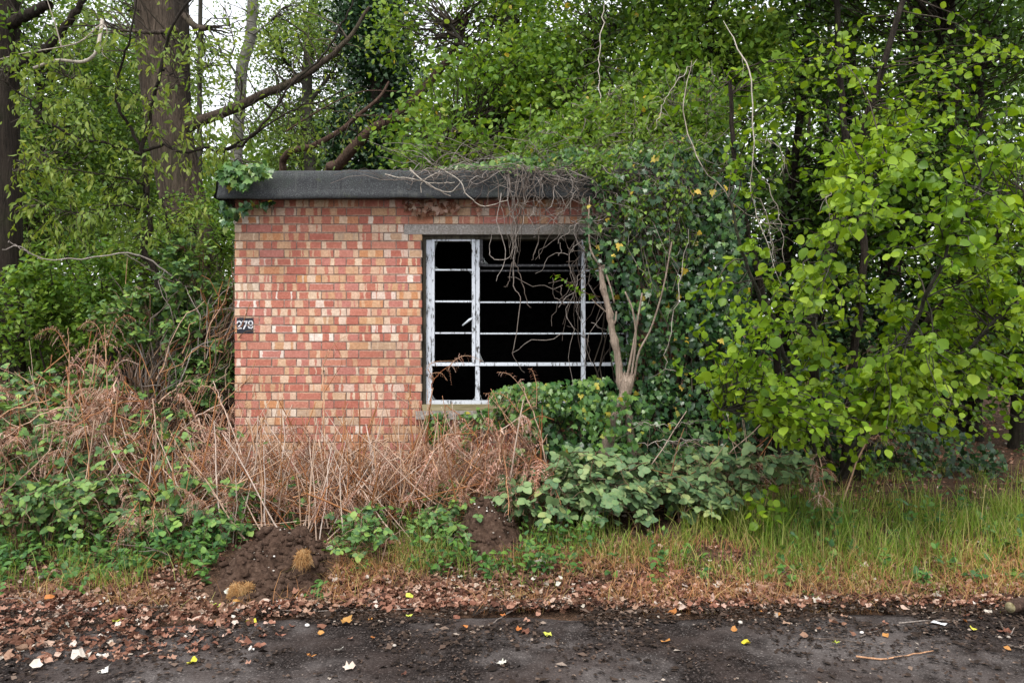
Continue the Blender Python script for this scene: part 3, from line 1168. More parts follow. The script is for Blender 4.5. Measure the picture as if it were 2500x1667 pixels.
def cloud(C, per, rcl, size, r, droop=.3, flat=.6):
    """leaf poses scattered round cluster centres"""
    N = len(C)
    p = C[:, None] + r.normal(0, 1, (N, per, 3)) * np.asarray(rcl) * r.uniform(.6, 1.3, (N, 1, 1))
    d = unit(r.normal(0, 1, p.shape) * (1, 1, .6) + (0, 0, -droop))
    nrm = unit(r.normal(0, .5, p.shape) + (0, -.2, flat))
    return p.reshape(-1, 3), d.reshape(-1, 3), nrm.reshape(-1, 3), r.uniform(size[0], size[1], N * per)


def taper(n, r0, r1, e=1.0):
    return r0 + (r1 - r0) * np.linspace(0, 1, n) ** e


def trunk_mesh(pts, r0, r1, seed, sides=22, n=46, ridge=.10, flare=.5):
    """tapered trunk with buttress flare and bark ridges"""
    c = smooth_line(pts, n)
    b = MB()
    R = taper(n, r0, r1)
    hgt = c[:, 2] - c[0, 2]
    R = R * (1 + flare * np.exp(-hgt / max(r0 * 1.6, .1)))
    b.tubes(c, R, sides)
    V = b.v[0].reshape(n, sides, 3)
    a = np.arange(sides) / sides * 2 * np.pi
    q = np.stack(np.broadcast_arrays(np.cos(a)[None] * 2.6, np.sin(a)[None] * 2.6, hgt[:, None] * .9 + seed), -1)
    f = 1 + ridge * 2 * (fbm(q, 3) - .5) + ridge * .9 * np.abs(np.sin(a * 5.5 + 3 * fbm(q * .6 + 5, 2)))[...]
    b.v[0] = (c[:, None] + (V - c[:, None]) * f[..., None]).reshape(-1, 3)
    return b, c


def to_ground(p):
    p = np.array(p, float)
    p[2] = float(ground_z(p[0], p[1])) - .05
    return p


def tree(name, label, trunk, rad, limbs=(), crowns=(), per=14, rcl=.3, size=(.06, .1), tmpl=None, leaf='wood', bark='bark', droop=.3, flat=.6, seed=1,
         group=None, cat='tree', twig=(.012, .003), foot=True, ridge=.10, flare=.5, keep=.5, clump=.9, shoots=False, leaf_name='crown'):
    r = rng(seed)
    tmpl = tmpl or [L_TINY]
    pts = [W(*p) for p in trunk]
    if foot:
        f0 = to_ground([pts[0][0], pts[0][1], 0])
        if pts[0][2] > f0[2] + .05:
            pts = [f0] + pts
        else:
            pts[0] = f0
    t = thing(name, label, cat, pts[0], group)
    tb, line = trunk_mesh(pts, rad[0], rad[1], seed, ridge=ridge, flare=flare)
    tb.build('trunk', M[bark], t, True)
    skel = [line[len(line) // 5:]]
    for lp, l0, l1 in limbs:
        c = pxline(lp, 26)
        c += (r.normal(0, 1, c.shape) * l0 * .12)
        b = MB()
        b.tubes(c, taper(len(c), l0, l1, .8), 8)
        b.build('limb', M[bark], t, True)
        skel.append(c[4:])
    skel = np.concatenate(skel)
    lb, wb = MB(), MB()
    for (px, py, Y, rx, ry, rz, n) in crowns:
        C = ellipsoid(W(px, py, Y), (rx, ry, rz), n, r, clump, keep)
        P = wander(nearest(skel, C), C, 6, .05, r, .04)
        wb.tubes(P, np.repeat(taper(6, twig[0], twig[1])[None], n, 0), 3)
        if shoots:
            put_leaves(lb, tmpl, leaves_on(P, per, .35, size, r, droop, 1.0, flat, rcl * .3), r)
        else:
            put_leaves(lb, tmpl, cloud(C, per, rcl, size, r, droop, flat), r)
    o = wb.build('branches', M['darktwig'], t)
    if o:
        tag(o, kind='stuff')
    o = lb.build(leaf_name, M[leaf], t)
    if o:
        tag(o, kind='stuff')
    return t


# ------------------------------------------------------------------ the wood behind
G_BACK = 'trees of the wood behind the hut'
tree('oak_tree', 'massive rough brown trunk leaning beside the hut roof', [(505, 800, 10), (468, 600, 10), (436, 430, 10), (408, 270, 10), (385, 110, 10.1), (372, -120, 10.2)], (.29, .215),
     [([(455, 310, 9.9), (560, 268, 9.7), (680, 215, 9.5), (780, 160, 9.4), (850, 95, 9.3), (900, 20, 9.3)], .078, .018),
      ([(452, 40, 10), (478, 66, 9.6), (510, 70, 9.3)], .05, .03), ([(430, 75, 9.8), (360, 80, 9.2), (285, 74, 8.8)], .035, .012)],
     [(640, 200, 9.6, 1.6, .8, 1.0, 60), (330, 60, 9.4, 1.2, .8, .9, 40)], 9, .14, (.06, .10), L_LANCE, 'young', 'bark', .9, .3, 11, None, ridge=.16)
tree('dark_trunk_tree', 'dark straight trunk just behind the massive leaning one', [(450, 640, 11.6), (446, 300, 11.6), (438, -80, 11.6)], (.13, .11), (), [(440, -120, 11.6, 1.5, 1, .8, 60)], 10, .2, (.06, .1), L_OVATE, 'wood', 'bark_dark', .3, .6, 12)
tree('edge_tree', 'dark trunk cut off by the picture edge at far left', [(14, 900, 9.2), (12, 500, 9.2), (6, 200, 9.2), (14, -80, 9.2)], (.19, .15),
     [([(20, 60, 9.1), (70, 35, 8.9), (120, 10, 8.7)], .07, .05), ([(20, 170, 9.1), (110, 120, 9), (180, 40, 8.9), (220, -40, 8.8)], .06, .03)],
     [(90, 80, 9.6, 1.0, .8, .8, 70)], 12, .18, (.06, .09), L_OVATE, 'wood', 'bark_dark', .4, .5, 13)
tree('birch_tree', 'slim pale grey birch trunk with a bend against the sky', [(585, 470, 14), (577, 390, 14), (586, 250, 14), (592, 160, 14), (612, 85, 14), (619, -60, 14)], (.105, .09),
     [([(580, 185, 14), (560, 150, 13.8), (572, 110, 13.6), (560, 60, 13.5)], .025, .01), ([(607, 95, 14), (650, 60, 13.8), (690, 20, 13.6)], .02, .008)],
     [(520, 120, 13.6, .8, .6, 1.2, 40), (690, 60, 14, .8, .6, 1.0, 40)], 9, .16, (.05, .075), L_OVATE, 'birch', 'bark_birch', .5, .4, 14, ridge=.05, flare=.1)
tree('thin_pole_tree', 'thin straight sapling pole between the birch and the massive trunk', [(487, 420, 12.5), (487, 200, 12.5), (490, -40, 12.5)], (.045, .03), (), [(495, 90, 12.5, .5, .4, 1.0, 26)], 8, .14, (.05, .08), L_OVATE, 'birch', 'bark_grey', .5, .4, 15)
tree('yellow_green_tree', 'yellow-green small-leaved tree above the left roof half', [(760, 520, 16.5), (750, 200, 16.5), (770, -50, 16.5)], (.14, .08),
     [([(755, 250, 16.5), (820, 160, 16.3), (850, 60, 16.2)], .05, .02), ([(752, 220, 16.5), (690, 140, 16.4), (650, 70, 16.3)], .05, .02)],
     [(760, 190, 16.4, 1.35, 1.4, 1.9, 330), (720, 350, 17, 1.5, 1.2, .9, 110), (800, 20, 16.5, 1.4, 1, .9, 90)], 34, .24, (.05, .085), [L_TINY], 'birch', 'bark_grey', .4, .5, 16, G_BACK, keep=.6)
tree('ivy_clad_tree', 'dark trunk thickly clad in ivy rising behind the roof', [(935, 470, 13.2), (930, 200, 13.2), (925, -60, 13.2)], (.2, .16), (),
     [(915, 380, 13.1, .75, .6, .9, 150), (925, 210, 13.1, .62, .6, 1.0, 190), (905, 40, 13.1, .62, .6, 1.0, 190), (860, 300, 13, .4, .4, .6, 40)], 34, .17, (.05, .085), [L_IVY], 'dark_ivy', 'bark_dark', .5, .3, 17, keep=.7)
for k, (px, py, Y, rx, ry, rz, n, lab) in enumerate((
        (90, 300, 13.5, 1.5, 1.5, 1.5, 170, 'leafy tree whose crown fills the upper left corner'),
        (250, 420, 15.5, 1.7, 1.6, 1.5, 190, 'leafy tree seen between the sapling and the far left trunk'),
        (60, 560, 12.5, 1.3, 1.3, 1.2, 170, 'shaded low-branched tree behind the left shrubs'),
        (330, 180, 19, 1.9, 1.8, 1.6, 150, 'distant leafy tree left of the massive trunk'))):
    tree('hornbeam_tree', lab, [(px + 20, py + 420, Y), (px + 10, py + 100, Y), (px, py - 150, Y)], (.11, .04), (), [(px, py, Y, rx, ry, rz, n), (px + 60, py - 190, Y + .4, rx * .8, ry, rz * .6, n // 2)],
         40, .22, (.06, .10), [L_TINY, L_TINY, L_OVATE[0]], 'wood', 'bark_dark', .4, .6, 20 + k, G_BACK, keep=.55)
# bright shrubby tree over the roof
tree('field_maple_tree', 'bright green small-leaved tree arching over the roof of the hut', [(1330, 560, 11.4), (1300, 300, 11.2), (1250, 60, 11), (1240, -90, 11)], (.15, .07),
     [([(1300, 300, 11.2), (1400, 200, 10.6), (1500, 60, 10.2)], .05, .02), ([(1290, 290, 11.2), (1180, 180, 10.6), (1100, 60, 10.4)], .05, .02), ([(1310, 350, 11.2), (1200, 330, 10.2), (1080, 345, 9.4)], .03, .012), ([(1320, 350, 11.2), (1420, 320, 10), (1530, 330, 9.2)], .03, .012)],
     [(1180, 250, 10.3, 1.15, 1.1, .85, 300), (1380, 240, 10, 1.2, 1.1, .9, 320), (1130, 60, 10.8, 1.3, 1.2, .8, 190), (1400, 50, 10.6, 1.5, 1.2, .8, 220), (1040, 345, 9.8, .6, .7, .32, 70), (1250, 365, 8.6, 1.3, .6, .30, 170), (1480, 350, 8.3, .8, .6, .40, 130), (1630, 360, 7.6, .55, .5, .5, 120)],
     17, .16, (.05, .085), [L_OVATE[0], L_HAZEL[1], L_OVATE[1]], 'maple', 'bark_grey', .35, .55, 30, keep=.62)
# two red-barked limbs that rise over the roof from a tree behind it
tree('leaning_limb_tree', 'bare reddish limb rising to the right from behind the roof', [(800, 470, 11.9), (830, 400, 11.6), (905, 320, 11.3), (960, 290, 11.1), (1020, 235, 10.9), (1065, 180, 10.8), (1105, 130, 10.7), (1140, 40, 10.6)], (.085, .04),
     [([(845, 385, 11.5), (865, 352, 11.4), (850, 340, 11.4)], .03, .015), ([(925, 312, 11.2), (935, 285, 11.1), (990, 300, 11)], .02, .006)],
     [], 8, .14, (.05, .08), L_OVATE, 'birch', 'bark_red', .4, .5, 31, ridge=.12, flare=.0)
tree('crooked_limb_tree', 'crooked brown limb low over the roof, left of the reddish one', [(690, 470, 11.2), (700, 378, 11), (760, 358, 10.8), (830, 320, 10.6), (870, 285, 10.5), (925, 240, 10.4), (950, 200, 10.4)], (.055, .015),
     [([(865, 285, 10.5), (900, 282, 10.4), (960, 286, 10.4)], .012, .005), ([(700, 320, 10.6), (780, 270, 10.5), (880, 225, 10.4), (1000, 225, 10.4)], .014, .005)],
     [(800, 300, 10.5, .9, .6, .5, 34)], 8, .14, (.05, .085), L_LANCE, 'young', 'bark_red', .9, .3, 32, flare=0.)
# thin dark stems at upper right
for k, (x0, x1, Y, rr, lab) in enumerate((
        (1930, 1985, 10.5, .05, 'thin dark trunk left of the sky gap at upper right'), (2060, 2085, 11, .075, 'straight dark trunk right of the sky gap'), (2010, 2030, 12.5, .04, 'slender trunk seen inside the sky gap'),
        (2170, 2260, 10, .06, 'slanting dark trunk behind the upper hazel leaves'), (1700, 1640, 9.6, .06, 'dark trunk behind the hanging pale twigs'), (2380, 2400, 10.5, .07, 'dark trunk near the right picture edge'))):
    tree('thicket_tree', lab, [(x0 - 10, 900, Y), (x0, 500, Y), ((x0 + x1) / 2, 250, Y), (x1, -60, Y)], (rr * 1.15, rr * .8), (), [(x1 - 40, 120, Y, .9, .8, 1.0, 90), (x0 + 60, 420, Y - .4, .9, .8, .9, 70)],
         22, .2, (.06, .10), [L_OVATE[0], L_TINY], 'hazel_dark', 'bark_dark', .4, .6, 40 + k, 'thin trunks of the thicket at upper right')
# mid-depth undergrowth of the right thicket
for k, (px, py, Y, rx, ry, rz, n, lab) in enumerate((
        (2380, 250, 9.5, 1.3, 1.2, 1.3, 190, 'dark leafy tree in the upper right corner'), (2250, 600, 10, 1.5, 1.2, 1.2, 190, 'shaded tree behind the middle of the hazel'),
        (2480, 780, 9, 1.0, 1.2, 1.1, 150, 'shaded leafy tree at the right edge'), (1720, 180, 9.0, 1.0, 1.0, .9, 190, 'leafy tree between the bright maple and the hazel'),
        (1900, 560, 11.5, 1.5, 1.0, 1.4, 170, 'dark tree deep behind the ivy wall'))):
    tree('undergrowth_tree', lab, [(px, py + 350, Y), (px + 10, py, Y), (px + 25, py - 200, Y)], (.07, .03), (), [(px, py, Y, rx, ry, rz, n)], 30, .2, (.06, .10), [L_OVATE[0], L_TINY], 'hazel_dark' if k != 3 else 'maple', 'bark_dark', .4, .6, 60 + k, G_BACK, keep=.55)  # the hazel_dark leaves carry the thicket's shade in their colour

# far wood closing the view
r = rng(77)
b = MB()
N = 80000
x = r.uniform(-34, 34, N)
y = r.uniform(21, 38, N)
px = 1250 + x / y * F
lim = np.interp(px, [-200, 100, 330, 430, 560, 700, 900, 1300, 1600, 2000, 2090, 2180, 2600], [150, 180, 220, 350, 385, 330, 180, 60, 20, 60, 170, 30, 0])
lim = lim + (n2(x, y, .5, 3) - .5) * 260
ztop_ = EYE - (lim - 850) / F * y
z = ground_z(x, y) + (ztop_ - ground_z(x, y)) * r.random(N) ** .8
m = ztop_ > z
C = np.stack([x, y, z], -1)[m]
C = C[(fbm(C * .55, 3) > .44) | (C[:, 2] < 3.6)]
put_leaves(b, [L_TINY], cloud(C, 3, .35, (.16, .30), r, .3, .6), r)
tag(b.build('far_wood', M['wood']), 'green mass of the wood closing the view far behind', 'wood', None, 'stuff')
b = MB()
for k in range(34):
    x_ = r.uniform(-26, 26)
    y_ = r.uniform(17, 30)
    if 420 < 1250 + x_ / y_ * F < 680:
        continue
    base = np.array([x_, y_, float(ground_z(x_, y_)) - .1])
    P = wander(base, base + (r.normal(0, .6), r.normal(0, .3), r.uniform(6, 9)), 8, .012, r)
    b.tubes(P, taper(8, r.uniform(.09, .2), .05)[None], 7)
tag(b.build('far_trunks', M['bark_dark']), 'far-off dark trunks inside the wood', 'wood', None, 'stuff')

# ------------------------------------------------------------------ left: sapling, shrubs, heap beside the hut
YS = 7.7
sap = thing('chestnut_sapling', 'dark forked sapling with drooping young leaves left of the hut', 'tree', to_ground(W(385, 900, YS)))
r = rng(101)
main = [[tuple(0 for _ in range(3))]]
lines = [([(392, 760, YS), (375, 658, YS), (354, 611, YS), (367, 553, YS), (364, 500, YS), (356, 430, YS), (349, 378, YS), (361, 290, YS), (376, 238, YS), (392, 177, YS - .1), (409, 102, YS - .1), (429, 51, YS - .2), (480, -20, YS - .2)], .034, .012),
         ([(349, 378, YS), (270, 355, YS - .1), (185, 337, YS - .3), (110, 290, YS - .4), (60, 235, YS - .5), (0, 195, YS - .6)], .016, .006),
         ([(349, 378, YS), (325, 320, YS), (290, 265, YS - .1), (284, 215, YS - .1), (300, 150, YS - .2), (322, 80, YS - .3), (337, -20, YS - .3)], .018, .008),
         ([(352, 370, YS), (400, 356, YS - .1), (450, 374, YS - .2), (500, 358, YS - .2), (540, 372, YS - .3), (620, 330, YS - .3), (700, 275, YS - .3), (770, 250, YS - .3), (850, 215, YS - .3)], .016, .006),
         ([(540, 372, YS - .3), (600, 345, YS - .3), (660, 280, YS - .3), (720, 200, YS - .3), (790, 130, YS - .3), (830, 70, YS - .3), (860, 0, YS - .3)], .015, .007),
         ([(360, 480, YS), (330, 440, YS - .2), (230, 425, YS - .3), (130, 410, YS - .4), (30, 420, YS - .5)], .010, .004),
         ([(362, 520, YS), (300, 500, YS - .2), (200, 520, YS - .4), (90, 500, YS - .5)], .009, .004),
         ([(378, 655, YS), (410, 600, YS - .1), (407, 540, YS - .1), (395, 480, YS - .1)], .012, .006),
         ([(372, 250, YS), (310, 220, YS - .1), (230, 210, YS - .2), (150, 180, YS - .3)], .008, .003),
         ([(395, 170, YS), (450, 190, YS - .2), (520, 160, YS - .3)], .008, .003)]
sk = []
for lp, l0, l1 in lines:
    c = pxline(lp, 30) + r.normal(0, .009, (30, 3))
    if lp[0][1] == 760:
        c = np.vstack([to_ground(W(385, 900, YS)), c])
    b = MB()
    b.tubes(c, taper(len(c), l0, l1), 7)
    b.build('stem' if lp[0][1] == 760 else 'branch', M['bark_dark'], sap, True)
    sk.append(c[5:])
sk = np.concatenate(sk)
T = np.concatenate([W(*p)[None] for p in zip(r.uniform(10, 560, 300), r.uniform(60, 640, 300), r.uniform(7.0, 7.8, 300))])
near = nearest(sk, T)
dd = np.linalg.norm(T - near, axis=1)
T = near + (T - near) * np.minimum(1, .55 / np.maximum(dd, .01))[:, None]
P = wander(near, T, 6, .05, r, .05)
b = MB()
b.tubes(P, np.repeat(taper(6, .005, .002)[None], len(P), 0), 3)
tag(b.build('twigs', M['darktwig'], sap), kind='stuff')
b = MB()
pose = leaves_on(P, 9, .4, (.035, .088), r, .9, .7, .35, .025)
put_leaves(b, L_LANCE, pose, r)
tag(b.build('leaves', M['young'], sap), kind='stuff')

# dead pale branch hanging in the upper left
o = thing('dead_branch', 'pale broken dead branch hanging across the upper left', 'branch', W(250, 60, 7.6))
for lp, l0, l1 in (([(82, 167, 7.4), (140, 148, 7.4), (200, 152, 7.4), (232, 132, 7.4), (244, 90, 7.5), (250, 50, 7.6)], .014, .018), ([(232, 132, 7.4), (262, 90, 7.4), (248, 60, 7.4), (200, 100, 7.3), (150, 115, 7.3), (60, 130, 7.2), (0, 145, 7.2)], .009, .004),
                   ([(150, 115, 7.3), (135, 60, 7.3), (115, 0, 7.3)], .007, .004), ([(262, 90, 7.4), (250, 130, 7.4), (275, 150, 7.4)], .006, .003)):
    b = MB()
    b.tubes(pxline(lp, 22), taper(22, l0, l1), 6)
    b.build('branch', M['paletwig'], o, True)
o = thing('grey_branch', 'long low grey branch arching left from the sapling foot', 'branch', W(420, 665, 7.3))
for lp, l0, l1 in (([(440, 690, 7.3), (390, 650, 7.2), (345, 625, 7.1), (290, 618, 7.0), (200, 633, 6.9), (100, 632, 6.8), (50, 602, 6.7), (0, 612, 6.6)], .013, .006), ([(100, 632, 6.8), (60, 612, 6.8), (20, 590, 6.8)], .007, .004),
                   ([(300, 618, 7.), (340, 640, 7.), (400, 680, 7.1), (460, 700, 7.2)], .007, .004)):
    b = MB()
    b.tubes(pxline(lp, 22) + r.normal(0, .007, (22, 3)), taper(22, l0 * .7, l1 * .6), 6)
    b.build('branch', M['deadtwig'], o, True)


def shrub(name, label, px, py, Y, rad, n, per, leafs, size, tmpl, mat, seed, group=None, droop=.2, flat=.7, stems=7, keep=.7, twm='darktwig'):
    r = rng(seed)
    c = W(px, py, Y)
    base = to_ground([c[0], Y, 0])
    t = thing(name, label, 'shrub', base, group)
    C = ellipsoid(c, rad, n, r, 1.6, keep)
    sk = []
    b = MB()
    for k in range(stems):
        top = c + unit(r.normal(0, 1, 3) + (0, 0, .8)) * np.asarray(rad) * .7
        P = wander(base + r.normal(0, .12, 3) * (1, 1, 0), top, 8, .04, r, .06)
        b.tubes(P, taper(8, .014, .005)[None], 5)
        sk.append(P[0, 2:])
    b.build('stems', M[twm], t, True)
    sk = np.concatenate(sk)
    P = wander(nearest(sk, C), C, 5, .06, r, .08)
    b = MB()
    b.tubes(P, np.repeat(taper(5, .005, .002)[None], n, 0), 3)
    tag(b.build('twigs', M[twm], t), kind='stuff')
    b = MB()
    put_leaves(b, tmpl, leaves_on(P, per, leafs, size, r, droop, 1., flat, .03), r)
    tag(b.build('leaves', M[mat], t), kind='stuff')
    return t


shrub('elder_shrub', 'bright leafy shrub left of the sapling foot', 190, 690, 8.4, (.8, .6, .55), 210, 13, .3, (.045, .085), L_OVATE, 'elder', 120)
shrub('elder_shrub', 'leafy shrub at the left edge above the bracken', 40, 760, 8.2, (.7, .6, .65), 210, 13, .3, (.045, .085), L_OVATE, 'elder', 121)
shrub('elder_shrub', 'low leafy shrub between the sapling and the bramble heap', 320, 790, 8.3, (.7, .5, .5), 190, 13, .3, (.04, .08), L_OVATE, 'elder', 122)
shrub('elder_shrub', 'shaded leafy shrub behind the bright one near the left edge', 110, 800, 9.6, (1.5, .6, .8), 260, 12, .3, (.05, .085), L_OVATE, 'wood', 126)
shrub('elder_shrub', 'shaded leafy shrub filling the gap behind the sapling', 360, 700, 9.8, (1.2, .6, 1.0), 260, 12, .3, (.05, .085), L_OVATE, 'wood', 127)
shrub('hawthorn_shrub', 'loose shrub behind the bramble heap beside the massive trunk', 480, 580, 8.7, (.6, .5, .65), 200, 12, .3, (.035, .06), L_OVATE, 'elder', 123)
shrub('bramble_thicket', 'tall bramble thicket piled against the left corner of the hut', 475, 690, 7.5, (.46, .4, .52), 150, 7, .25, (.055, .10), L_BRAMBLE, 'bramble', 124, twm='cane')
shrub('bramble_thicket', 'bramble thicket with pale leaves in front of the leafy shrubs', 370, 780, 7.2, (.6, .4, .34), 130, 7, .25, (.055, .10), L_BRAMBLE, 'bramble', 125, twm='cane')
shrub('bramble_thicket', 'bramble thicket low on the bank near the left edge', 120, 960, 7.1, (.85, .4, .30), 120, 7, .25, (.055, .10), L_BRAMBLE, 'bramble', 128, twm='cane')
shrub('bramble_thicket', 'dark bramble thicket under the dead canes at the hut corner', 500, 920, 7.15, (.4, .3, .40), 110, 7, .25, (.055, .09), L_BRAMBLE, 'bramble', 129, twm='cane')

# tangle of dead canes against the corner
r = rng(130)
o = thing('dead_cane_tangle', 'brown tangle of dead canes leaning on the left hut corner', 'branches', to_ground(W(480, 1000, 7.2)))
N = 270
p0 = np.array([W(*q) for q in zip(r.uniform(330, 560, N), r.uniform(860, 1080, N), r.uniform(6.9, 7.6, N))])
p1 = p0 + np.stack([r.uniform(-.25, .75, N), r.normal(0, .12, N), r.uniform(.1, .95, N)], -1)
p1[:, 0] = np.minimum(p1[:, 0], np.where(p1[:, 1] < 6.9, -2.3, -2.56))
p0[:, 0] = np.minimum(p0[:, 0], -2.56)
for nm, sl, mt in (('cane', slice(0, 120), 'deadtwig'), ('cane', slice(120, 190), 'cane'), ('cane', slice(190, N), 'bracken_stem')):
    b = MB()
    P = wander(p0[sl], p1[sl], 7, .05, r, .10)
    b.tubes(P, np.repeat(taper(7, .0055, .003)[None], len(P), 0), 4)
    tag(b.build('canes', M[mt], o), kind='stuff')

# added crowns above the view, put in to shade the thicket
tree('added_shade_tree', 'added tree behind the hazel, its unseen crown put in to shade the upper right corner', [(2330, 900, 9.8), (2320, 400, 9.6), (2300, -60, 9.4), (2290, -300, 9.2)], (.16, .09), (),
     [(2250, -260, 8.2, 2.6, 1.9, .9, 330), (1750, -230, 8.6, 1.8, 1.5, .7, 200)], 26, .28, (.09, .13), [L_TINY], 'hazel_dark', 'bark_dark', .3, .8, 91, None, keep=.8)
# dark backing shrubs, added with shade in their colour behind hazel and ivy
for k, (px, py, Y, rx, ry, rz, n, lab) in enumerate((
        (1900, 760, 9.3, 1.2, .7, 1.1, 260, 'backing shrub coloured dark as shade behind the left half of the hazel'), (2250, 820, 9.6, 1.3, .7, .9, 260, 'backing shrub coloured dark as shade behind the middle of the hazel'),
        (2520, 600, 10.2, 1.4, .7, 1.3, 260, 'backing shrub coloured dark as shade at the right edge behind the hazel'), (2050, 420, 10.6, 1.6, .7, 1.0, 200, 'backing shrub coloured dark as shade below the sky gap at upper right'),
        (1680, 560, 8.6, .9, .6, 1.3, 230, 'backing shrub coloured dark as shade directly behind the ivy wall'))):
    shrub('shade_backing_shrub', lab, px, py, Y, (rx, ry, rz), n, 14, .2, (.06, .10), [L_OVATE[0], L_TINY], 'dark_ivy', 140 + k, keep=.85)


# ------------------------------------------------------------------ right: hazel
def singles(pose, tmpl, n, mat, name, parent, rest_name, r, score):
    """the n best-seen leaves as objects of their own, the others joined"""
    p, d, nn, s = pose
    k = r.integers(0, len(tmpl), len(p))
    order = np.argsort(-score)
    best = np.zeros(len(p), bool)
    best[order[:n]] = True
    ms = []
    for T in tmpl:
        b = MB()
        b.add(T[0], T[1])
        ms.append(b.mesh(name, mat))
    org = np.array(parent.location)
    for i in np.nonzero(best)[0]:
        place(ms[k[i]], name, p[i], d[i], nn[i], s[i], parent, org)
    b = MB()
    for i, T in enumerate(tmpl):
        m = (k == i) & ~best
        b.leaves(T, p[m], d[m], nn[m], s[m])
    o = b.build(rest_name, mat, parent)
    if o:
        tag(o, kind='stuff')


def proj(p):
    return 1250 + p[:, 0] / p[:, 1] * F, 850 - (p[:, 2] - EYE) / p[:, 1] * F


def in_poly(px, py, poly):
    c = np.zeros(len(px), bool)
    n = len(poly)
    for i in range(n):
        x0, y0 = poly[i]
        x1, y1 = poly[(i + 1) % n]
        m = ((y0 > py) != (y1 > py)) & (px < (x1 - x0) * (py - y0) / (y1 - y0 + 1e-9) + x0)
        c ^= m
    return c


r = rng(201)
hz = thing('hazel_tree', 'many-stemmed hazel with large bright round leaves filling the right side', 'tree', to_ground([2.75, 7.1, 0]))
stems = [([(2010, 1190, 7.2), (2000, 1000, 7.1), (1985, 800, 7.0), (2050, 500, 6.9), (2130, 250, 6.8), (2210, -20, 6.8)], .05, .025),
         ([(2090, 1180, 7.3), (2130, 950, 7.0), (2250, 800, 6.6), (2400, 620, 6.2), (2520, 480, 6.0)], .045, .02),
         ([(1890, 1180, 7.2), (1900, 900, 7.0), (1860, 700, 6.8), (1800, 450, 6.7), (1780, 200, 6.6)], .04, .018),
         ([(2010, 1195, 7.3), (1960, 1000, 6.9), (1900, 830, 6.4), (1820, 640, 6.0), (1780, 480, 5.8)], .026, .01),
         ([(2030, 1190, 7.2), (2180, 1020, 6.5), (2330, 880, 5.9), (2480, 740, 5.5)], .03, .012),
         ([(1760, 1170, 7.2), (1840, 1040, 7.0), (1930, 900, 6.8), (2010, 700, 6.6), (2090, 450, 6.3)], .035, .014),
         ([(2060, 1190, 7.4), (2080, 900, 7.6), (2110, 600, 7.8), (2060, 300, 8.0), (2040, -20, 8.2)], .045, .03),
         ([(2040, 1190, 7.2), (2000, 960, 6.3), (1990, 760, 5.7), (2060, 560, 5.3), (2160, 400, 5.1)], .02, .008),
         ([(2040, 1190, 7.2), (2120, 1020, 6.2), (2200, 860, 5.5), (2300, 640, 5.0), (2400, 430, 4.9)], .022, .008),
         ([(2000, 1190, 7.2), (1900, 1060, 6.3), (1830, 1000, 5.8), (1760, 1000, 5.5)], .018, .006)]
sk = []
for lp, l0, l1 in stems:
    c = pxline(lp, 30)
    c[0, 2] = ground_z(c[0, 0], c[0, 1]) - .05
    b = MB()
    b.tubes(c + r.normal(0, .006, c.shape), taper(30, l0, l1), 8)
    b.build('stem', M['bark_dark'] if l0 > .03 else M['bark_grey'], hz, True)
    sk.append(c[6:])
sk = np.concatenate(sk)
poly = [(1600, 700), (1580, 420), (1640, 250), (1760, 120), (2000, 60), (2300, 120), (2600, 100), (2600, 1000), (2480, 1080), (2340, 1090), (2250, 1150), (2080, 1180), (1900, 1120), (1760, 1060), (1680, 1000), (1640, 860)]


def spray_targets(n, poly, y0, y1, r, gap=.42, sc=.011):
    o = np.empty((0, 3))
    while len(o) < n:
        a = r.uniform(min(p[0] for p in poly), max(p[0] for p in poly), n * 3)
        c = r.uniform(min(p[1] for p in poly), max(p[1] for p in poly), n * 3)
        y = r.uniform(y0, y1, n * 3)
        q = np.stack([(a - 1250) / F * y, y, EYE - (c - 850) / F * y], -1)
        m = in_poly(a, c, poly) & (fbm(q * 1.7 + 11, 3) > gap)
        o = np.vstack([o, q[m]])
    return o[:n]


poly_bright = [(1640, 900), (1700, 700), (1900, 760), (2000, 420), (2200, 270), (2520, 240), (2560, 1040), (2400, 1060), (2300, 1060), (2130, 1110), (1980, 1120), (1850, 1060), (1740, 1070)]
T1 = spray_targets(270, poly_bright, 4.55, 5.8, r, .52)
T2 = np.vstack([spray_targets(310, [(1850, 1060), (1880, 700), (1800, 420), (1700, 250), (1800, 110), (2000, 60), (2300, 120), (2600, 100), (2600, 1000), (2480, 1080), (2340, 1090), (2250, 1150), (2080, 1180)], 5.6, 7.6, r, .49), spray_targets(80, poly, 5.4, 6.6, r, .5)])
for T in (T1, T2):
    near = nearest(sk, T, .1)
    d = T - near
    L = np.linalg.norm(d, axis=1)
    st_ = near + d * np.clip((L - .8) / np.maximum(L, .01), 0, .6)[:, None]
    P = wander(near, T, 8, .035, r, .06)
    b = MB()
    b.tubes(P, np.repeat(taper(8, .006, .0018)[None], len(P), 0), 4)
    tag(b.build('branches', M['bark_grey'] if T is T1 else M['darktwig'], hz), kind='stuff')
    ps = leaves_on(P, 15, .35 if T is T1 else .3, (.026, .068), r, .55, .9, .7, .025)
    ps = (ps[0], ps[1], unit(ps[2] + r.normal(0, .25, ps[2].shape)), .024 + r.gamma(3.2, .0088, len(ps[3])).clip(0, .062))
    if T is T1:
        lv = ps
    else:
        lv = tuple(np.concatenate([a_, b_]) for a_, b_ in zip(lv, ps))
qx, qy = proj(lv[0])
ok = (qx > 20) & (qx < 2480) & (qy > 10) & (qy < 1300)
score = lv[3] / lv[0][:, 1] + np.where(ok, 0, -1) + r.uniform(0, .004, len(qx))
singles(lv, L_HAZEL, 300, M['hazel'], 'leaf', hz, 'leaves', r, score)
